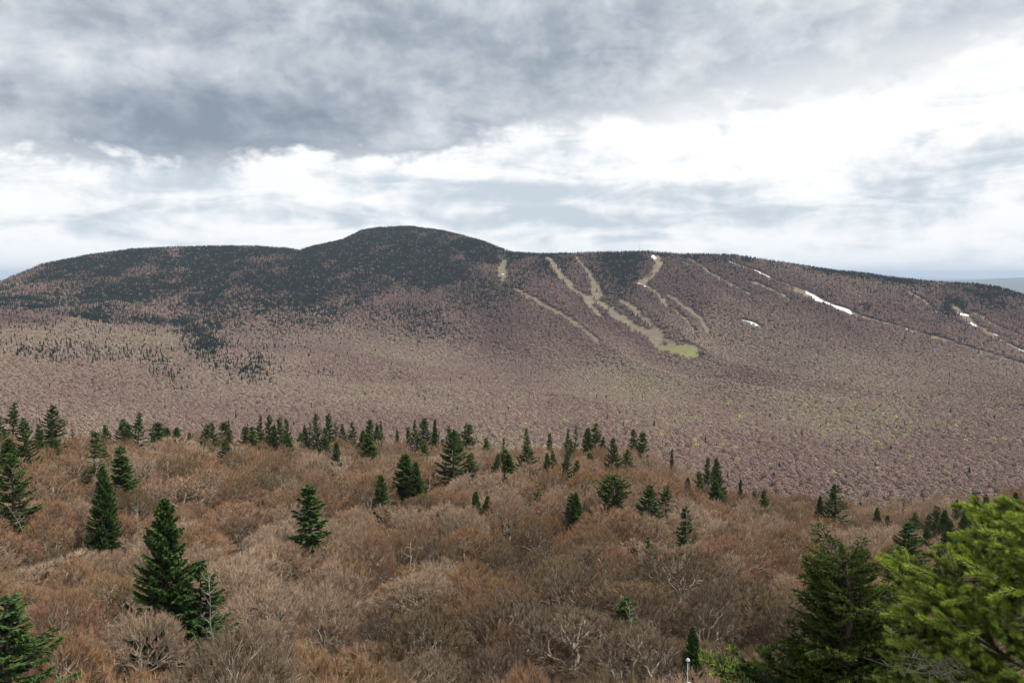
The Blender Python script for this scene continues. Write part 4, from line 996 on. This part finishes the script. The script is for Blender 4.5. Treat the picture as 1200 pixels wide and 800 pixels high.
def bough(seed, dens=900, nl=.016, nw=.0026, nside=9, mat=M_spr, droop=.1, side_l=.42, bright=1.0, inner=.12, tw=(.05, .32), big=1.0):
    """1 m bough along +X: woody stem plus needle-covered side shoots; returns (wood, needles)"""
    rg = np.random.RandomState(seed); Wd = MB(); N = MB()
    def axp(s): return np.array([s, .03 * math.sin(s * 5 + seed), -droop * s * (1 - s) * 2 + .05 * s * s])
    ss = np.linspace(0, 1, 7); P_ = [axp(s) for s in ss]
    Wd.tube(P_, np.linspace(.012, .002, 7), 5)
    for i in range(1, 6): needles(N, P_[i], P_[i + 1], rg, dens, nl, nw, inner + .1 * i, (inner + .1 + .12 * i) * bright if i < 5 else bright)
    for i in range(nside * 2):
        s = .14 + .82 * (i + rg.rand() * .8) / (nside * 2); sd_ = 1 if i % 2 else -1
        l = side_l * (1.08 - s) ** .75 * rg.uniform(.7, 1.2) + .04
        o = axp(s); ang = rg.uniform(.75, 1.1)
        d1 = unit(np.array([math.cos(ang), sd_ * math.sin(ang), rg.uniform(-.18, .22)]))
        e = o + d1 * l; md = (o + e) / 2 + [0, 0, -l * .04]
        Wd.tube([o, md, e], [.0045, .003, .0014], 3)
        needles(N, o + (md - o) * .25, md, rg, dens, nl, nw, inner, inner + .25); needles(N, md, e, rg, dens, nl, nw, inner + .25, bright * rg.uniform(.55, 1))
        nt_ = int(2 + l * 14 * big)
        for j in range(nt_):
            s2 = rg.uniform(.25, .95); o2 = o + (e - o) * s2; l2 = (tw[0] + tw[1] * l * (1.05 - s2)) * rg.uniform(.7, 1.2)
            sg = 1 if j % 2 else -1
            pr = np.array([-d1[1], d1[0], 0]) * sg
            d2 = unit(d1 * .7 + pr * .75 + [0, 0, rg.uniform(-.3, .35)])
            e2 = o2 + d2 * l2
            Wd.tube([o2, e2], [.0022, .001], 3)
            needles(N, o2, e2, rg, dens, nl, nw, inner + .05, bright * rg.uniform(.35, .95))
    return Wd.mesh('stem', M_bark), N.mesh('needles', mat)
def place_bough(root, name, ms, o, tip, roll=0.0, wide=1.0):
    o = Vector(o); tip = Vector(tip); d = tip - o; L = d.length; x = d.normalized()
    up = Vector((0, 0, 1)); y = up.cross(x).normalized(); z = x.cross(y)
    m = Matrix((x, y, z)).transposed().to_4x4() @ Matrix.Rotation(roll, 4, 'X')
    st = bpy.data.objects.new(name, ms[0]); COL.objects.link(st); st.parent = root
    m.translation = o - root.location
    st.matrix_basis = m @ Matrix.Diagonal((L, L * wide, L * wide, 1))
    nd = bpy.data.objects.new('needles', ms[1]); COL.objects.link(nd); nd.parent = st
    return st
# needle size is given for the scaled boughs
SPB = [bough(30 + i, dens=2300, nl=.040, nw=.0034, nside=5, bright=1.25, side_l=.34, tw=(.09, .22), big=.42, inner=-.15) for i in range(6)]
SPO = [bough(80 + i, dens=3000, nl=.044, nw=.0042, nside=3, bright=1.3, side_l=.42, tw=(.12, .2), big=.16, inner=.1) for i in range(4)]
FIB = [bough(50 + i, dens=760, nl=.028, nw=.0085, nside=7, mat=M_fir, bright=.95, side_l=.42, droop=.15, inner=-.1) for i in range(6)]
rgn = random.Random(4)
def at_px(px, py, R):
    d = ray(px, py); return Vector((d[0] * R, d[1] * R, d[2] * R))
# close spruce, its trunk just outside the right edge
tx = at_px(1330, 560, 3.4)
gz0 = ground_at(tx.x, tx.y)
S1 = bpy.data.objects.new('spruce_tree', None); COL.objects.link(S1); S1.location = (tx.x, tx.y, gz0)
q = MB(); topz = at_px(1330, 470, 3.4).z
q.tube([(0, 0, -.5), (.02, 0, (topz - gz0) * .5), (0, .02, topz - gz0)], [.12, .08, .008], 8); link('trunk', q.mesh('trunk', M_bark), S1)
tips = [(1172,586,3.1),(1186,612,2.9),(1160,602,3.4),(1140,612,3.3),(1116,632,3.1),(1122,648,3.0),(1140,662,3.3),(1168,648,2.8),(1200,585,3.2),
        (1032,657,3.1),(1062,668,3.0),(1044,684,3.2),(1084,680,3.0),(1106,694,2.9),(1074,704,3.1),(1046,718,3.0),(1095,722,2.8),
        (1130,694,3.3),(1160,684,3.2),(1190,660,3.3),(1062,738,2.9),(1036,742,3.3),(1146,716,2.9),(1122,746,2.8),(1185,700,2.8),
        (1150,775,3.0),(1185,752,2.9),(1040,772,3.5),(1180,795,2.8),(1200,632,3.6),(1195,722,3.6),(1030,800,3.4),(1205,675,3.0),(1190,775,3.3),
        (1062,690,3.4),(1100,670,3.4),(1130,725,3.4),(1150,640,3.5),(1175,625,3.5),(1100,760,3.5)]
for i, (px, py, R) in enumerate(tips):
    t = at_px(px, py, R)
    L = rgn.uniform(.34, .5)
    an = R_(rgn.uniform(-40, 12)); yw = R_(rgn.uniform(-45, 45))        # the shoot points left, a little up
    dirv = Vector((-math.cos(yw) * math.cos(an), math.sin(yw) * math.cos(an), -math.sin(an)))
    o = t - dirv * L
    place_bough(S1, 'branch', SPO[i % 4] if (i < 20 or i % 3 == 0) else SPB[i % 6], o, t, rgn.uniform(-.6, .6), wide=rgn.uniform(.8, 1.05))
    if i % 2 == 0:
        q = MB(); a = Vector((0, 0, o.z - rgn.uniform(.05, .3) - gz0)); e = o - S1.location
        m1 = (a + e) / 2 + Vector((0, 0, -.05)); q.tube([a, m1, e], [.013, .009, .005], 5); link('limb', q.mesh('limb', M_bark), S1)
# upright leading shoots
def shoot(root, base, tip, seed, mat=M_spr):
    rg = np.random.RandomState(seed); N = MB()
    a = np.array(base) - np.array(root.location); b_ = np.array(tip) - np.array(root.location)
    needles(N, a, b_, rg, 4200, .019, .0022, .75, 1.3, up=.1)
    q = MB(); q.tube([a, b_], [.004, .0015], 4); link('twig', q.mesh('twig', M_bark), root); link('shoot', N.mesh('shoot', mat), root)
for i, (a, b_, R) in enumerate([((1066,672),(1060,646),3.05),((1150,625),(1136,603),3.1),((1172,652),(1164,632),2.9),((1075,692),(1030,655),3.05),((1142,640),(1116,628),3.1),((1200,598),(1176,584),3.1),
                                ((1110,700),(1078,684),2.9),((1150,668),(1122,652),2.95),((1205,618),(1180,606),2.9),((1112,738),(1078,722),2.85),((1092,710),(1058,700),2.95),((1160,602),(1128,590),3.1),((1190,628),(1152,622),2.85),((1098,676),(1066,664),2.9),((1066,724),(1036,720),2.95),((1170,676),(1136,672),2.8),((1140,700),(1108,706),2.8),((1190,690),(1160,700),2.75),((1120,668),(1112,640),2.9),((1078,750),(1044,752),2.95),((1150,738),(1120,752),2.8)]):
    shoot(S1, at_px(*a, R), at_px(*b_, R), 70 + i)
# tangle of dead twigs under the live boughs
rg = np.random.RandomState(3); q = MB()
for i in range(60):
    c_ = np.array(at_px(rg.normal(1095, 17), rg.normal(776, 12), rg.uniform(3.0, 3.3))) - np.array(S1.location)
    d_ = unit(rg.normal(size=3) * [1, .6, .8]); l = rg.uniform(.04, .12); m1 = c_ + d_ * l * .5 + rg.normal(size=3) * .012
    q.tube([c_, m1, c_ + d_ * l + rg.normal(size=3) * .02], [.002, .0015, .0007], 3)
    for j in range(2): q.tube([m1, m1 + unit(d_ + rg.normal(size=3) * .8) * l * .35], [.0014, .0006], 3)
o = link('dead_twigs', q.mesh('dead_twigs', M_dead), S1); o['label'] = 'tangle of bleached dead twigs'
q = MB()
for i in range(7):
    a = np.array(at_px(1215, rg.uniform(690, 790), 3.2)) - np.array(S1.location); e = np.array(at_px(rg.uniform(1110, 1165), rg.uniform(720, 790), rg.uniform(3.0, 3.5))) - np.array(S1.location)
    m1 = (a + e) / 2 + rg.normal(size=3) * .04; q.tube([a, m1, e], [.005, .0035, .0015], 5)
o = link('dead_branches', q.mesh('dead_branches', M_dead), S1); o['label'] = 'bare grey dead branches'
tag(S1, 'close spruce with bright yellow-green shoots filling the bottom right corner', 'spruce')

# fir a little farther off
t0 = at_px(992, 655, 10.5); gz0 = ground_at(t0.x, t0.y)
F1 = bpy.data.objects.new('fir_tree', None); COL.objects.link(F1); F1.location = (t0.x, t0.y, gz0)
q = MB(); hh_ = t0.z - gz0
q.tube([(0, 0, -.5), (.1, 0, hh_ * .5), (.06, 0, hh_ - .5), (0, 0, hh_ - .05)], [.2, .12, .035, .008], 8); link('trunk', q.mesh('trunk', M_bark), F1)
def fir_bough(z, ph, L, slope):
    o = Vector((t0.x, t0.y, t0.z - z)); e = o + Vector((math.cos(ph) * L, math.sin(ph) * L, slope * L))
    place_bough(F1, 'branch', FIB[rgn.randrange(5)], o, e, rgn.uniform(-.3, .3), wide=rgn.uniform(.8, 1.05))
z = .02
tier = 0
while z < 3.8:
    nb_ = 6 if z < .5 else 8
    Lt = (.45 + .52 * z ** .9) * (1.18 if tier % 3 == 0 else .88) * rgn.uniform(.85, 1.1)
    Lt = min(Lt, 1.7)
    for j in range(nb_):
        fir_bough(z + rgn.uniform(-.05, .05), tier * 1.9 + j * 6.283 / nb_ + rgn.uniform(-.25, .25), Lt * (.85 + .3 * math.sin(tier * 2.1 + j)) * rgn.uniform(.6, 1.25), rgn.uniform(.10, .6) * (1 - z / 5))
    z += rgn.uniform(.15, .22) + .02 * z; tier += 1
for i in range(90):
    zi = rgn.uniform(.1, 3.6); fir_bough(zi, rgn.uniform(0, 6.28), rgn.uniform(.25, .5) * (1 + .3 * zi), rgn.uniform(-.2, .8))
for (px, py, zz) in [(930,692,.7),(912,746,1.2),(935,702,.85),(948,655,.15),(872,792,1.8),(890,780,1.6),(925,765,1.4),(1040,655,.15),(1030,670,.4),(880,800,2.0),(905,795,1.8),(985,634,.05),(925,712,.9),(918,728,1.05),(940,675,.5),(955,668,.4),(900,760,1.4),(915,752,1.25),(948,690,.65),(896,775,1.6),(1005,640,.05)]:
    e = at_px(px, py, 10.4); o = Vector((t0.x, t0.y, t0.z - zz))
    place_bough(F1, 'branch', FIB[rgn.randrange(5)], o, e, rgn.uniform(-.3, .3), wide=.7)
tag(F1, 'close dark-green fir with layered boughs left of the bright spruce', 'fir')

# ------------------------------------------------------------------ labels of the trees
ORD = ['nearest', 'second nearest', 'third nearest', 'fourth nearest', 'fifth nearest', 'sixth nearest', 'seventh nearest', 'eighth nearest', 'ninth nearest', 'tenth nearest', 'eleventh nearest', 'twelfth nearest', 'thirteenth nearest', 'fourteenth nearest', 'fifteenth nearest', 'sixteenth nearest', 'seventeenth nearest', 'eighteenth nearest', 'nineteenth nearest', 'twentieth nearest', 'twenty-first nearest', 'twenty-second nearest']
anchors = []
short = {0:'the tallest spruce', 2:'the cone-shaped fir', 8:'the solitary crest spruce', 15:'the ragged left-crest spruce'}
for rec in con_recs:
    kind = {'flat': 'pine', 'fir': 'fir', 'BIGFIR': 'fir'}.get(rec['kind'], 'spruce')
    if rec['lab']: tag(rec['o'], rec['lab'], kind)

names = [(190,588,'the tallest spruce'),(120,548,'the cone-shaped fir'),(4,700,'the left-edge spruce'),(58,475,'the solitary skyline spruce'),(160,483,'the ragged left-crest spruce'),(366,568,'the crooked narrow spruce'),
         (380,502,'the bushy dark fir'),(432,508,'the wide pyramid-shaped fir'),(530,504,'the big central spruce'),(716,556,'the flat-topped olive pine'),(718,512,'the pointed spruce right of centre'),(629,571,'the spindle-shaped spruce'),
         (978,567,'the large crest spruce'),(764,630,'the small leaning spruce'),(816,740,'the pointed bottom fir'),(1144,577,'the tall right-crest fir'),(1062,611,'the bushy right-hand spruce'),(33,566,'the crooked white snag'),(238,700,'the broken grey dead tree'),(470,640,'the pale forked snag'),(742,715,'the understorey conifer'),(995,640,'the close fir'),(448,553,'the lone small fir')]
def sector(dx_, dy_):
    a = ''
    if abs(dx_) < abs(dy_) * .45: return 'above' if dy_ < 0 else 'below'
    if abs(dy_) < abs(dx_) * .45: return 'left of' if dx_ < 0 else 'right of'
    return ('upper ' if dy_ < 0 else 'lower ') + ('left of' if dx_ < 0 else 'right of')
def autolabel(recs, word, group, cat):
    buckets = {}
    for r in recs:
        nx_ = min(names, key=lambda a: (a[0] - r['px']) ** 2 + (a[1] + 8 - r['py']) ** 2)
        sec = sector(r['px'] - nx_[0], r['py'] - nx_[1] - 6)
        ds = math.hypot(r['px'] - nx_[0], r['py'] - nx_[1])
        buckets.setdefault((nx_[2], sec), []).append((ds, r))
    for (nm, sec), lst in buckets.items():
        lst.sort(key=lambda a: a[0])
        for i, (ds, r) in enumerate(lst):
            if i < len(ORD): lab = '%s, %s %s %s' % (word(r), ORD[i], sec, nm)
            else: lab = '%s farther out %s %s' % (word(r), sec, nm)
            sw = {'above': 'above', 'below': 'below', 'left of': 'to the left of', 'right of': 'to the right of', 'upper left of': 'to the upper left of', 'upper right of': 'to the upper right of', 'lower left of': 'to the lower left of', 'lower right of': 'to the lower right of'}[sec]
            lab = lab.replace('dark green', 'dark') if len(lab.split()) > 12 else lab
            if len(lab.split()) > 14: lab = lab.replace('small ', '').replace(' of the ', ' of ', 1) if 'nearest' in lab else lab.replace('small ', '')
            lab = lab if len(lab.split()) < 15 else lab.replace('green ', '')
            lab = lab.replace(' ' + sec + ' ', ' ' + sw + ' ') if i < len(ORD) else '%s farther out %s %s' % (word(r), sw, nm)
            if len(lab.split()) > 16: lab = lab.replace('to the ', '')
            tag(r['o'], lab, cat(r), group)
autolabel([r for r in con_recs if not r['lab']],
          lambda r: ('small ' if r['h'] < 18 else '') + ('olive' if r['tint'] > .45 else 'dark green') + {'fir': ' fir', 'narrow': ' spruce', 'spruce': ' spruce', 'flat': ' pine'}[r['kind']],
          'conifers standing among the bare hardwoods', lambda r: {'fir': 'fir', 'flat': 'pine'}.get(r['kind'], 'spruce'))
autolabel(hw_recs, lambda r: r['t'] + ' bare tree', 'leafless hardwoods in the foreground', lambda r: 'bare tree')

# ------------------------------------------------------------------ haze
hz_ = 80000.0; z0_, z1_ = float(verts[:, 2].min()) - 1.0, float(max(verts[:, 2].max(), 0) + 40)
v = [(sx * hz_, sy * hz_, z) for z in (z0_, z1_) for sx, sy in ((-1, -1), (1, -1), (1, 1), (-1, 1))]
f = [(0, 3, 2, 1), (4, 5, 6, 7), (0, 1, 5, 4), (1, 2, 6, 5), (2, 3, 7, 6), (3, 0, 4, 7)]
mh = bpy.data.materials.new('thin_haze'); mh.use_nodes = True; nt2 = mh.node_tree; nt2.nodes.clear()
pv = nt2.nodes.new('ShaderNodeVolumePrincipled'); pv.inputs['Color'].default_value = (.68, .80, 1.0, 1); pv.inputs['Density'].default_value = 0.000038
pv.inputs['Anisotropy'].default_value = 0.0
om = nt2.nodes.new('ShaderNodeOutputMaterial'); nt2.links.new(pv.outputs[0], om.inputs['Volume'])
hm = bpy.data.meshes.new('haze'); hm.from_pydata(v, [], f); hm.materials.append(mh)
tag(link('haze', hm), 'thin pale blue haze over the valley and hills', None, None, 'stuff')
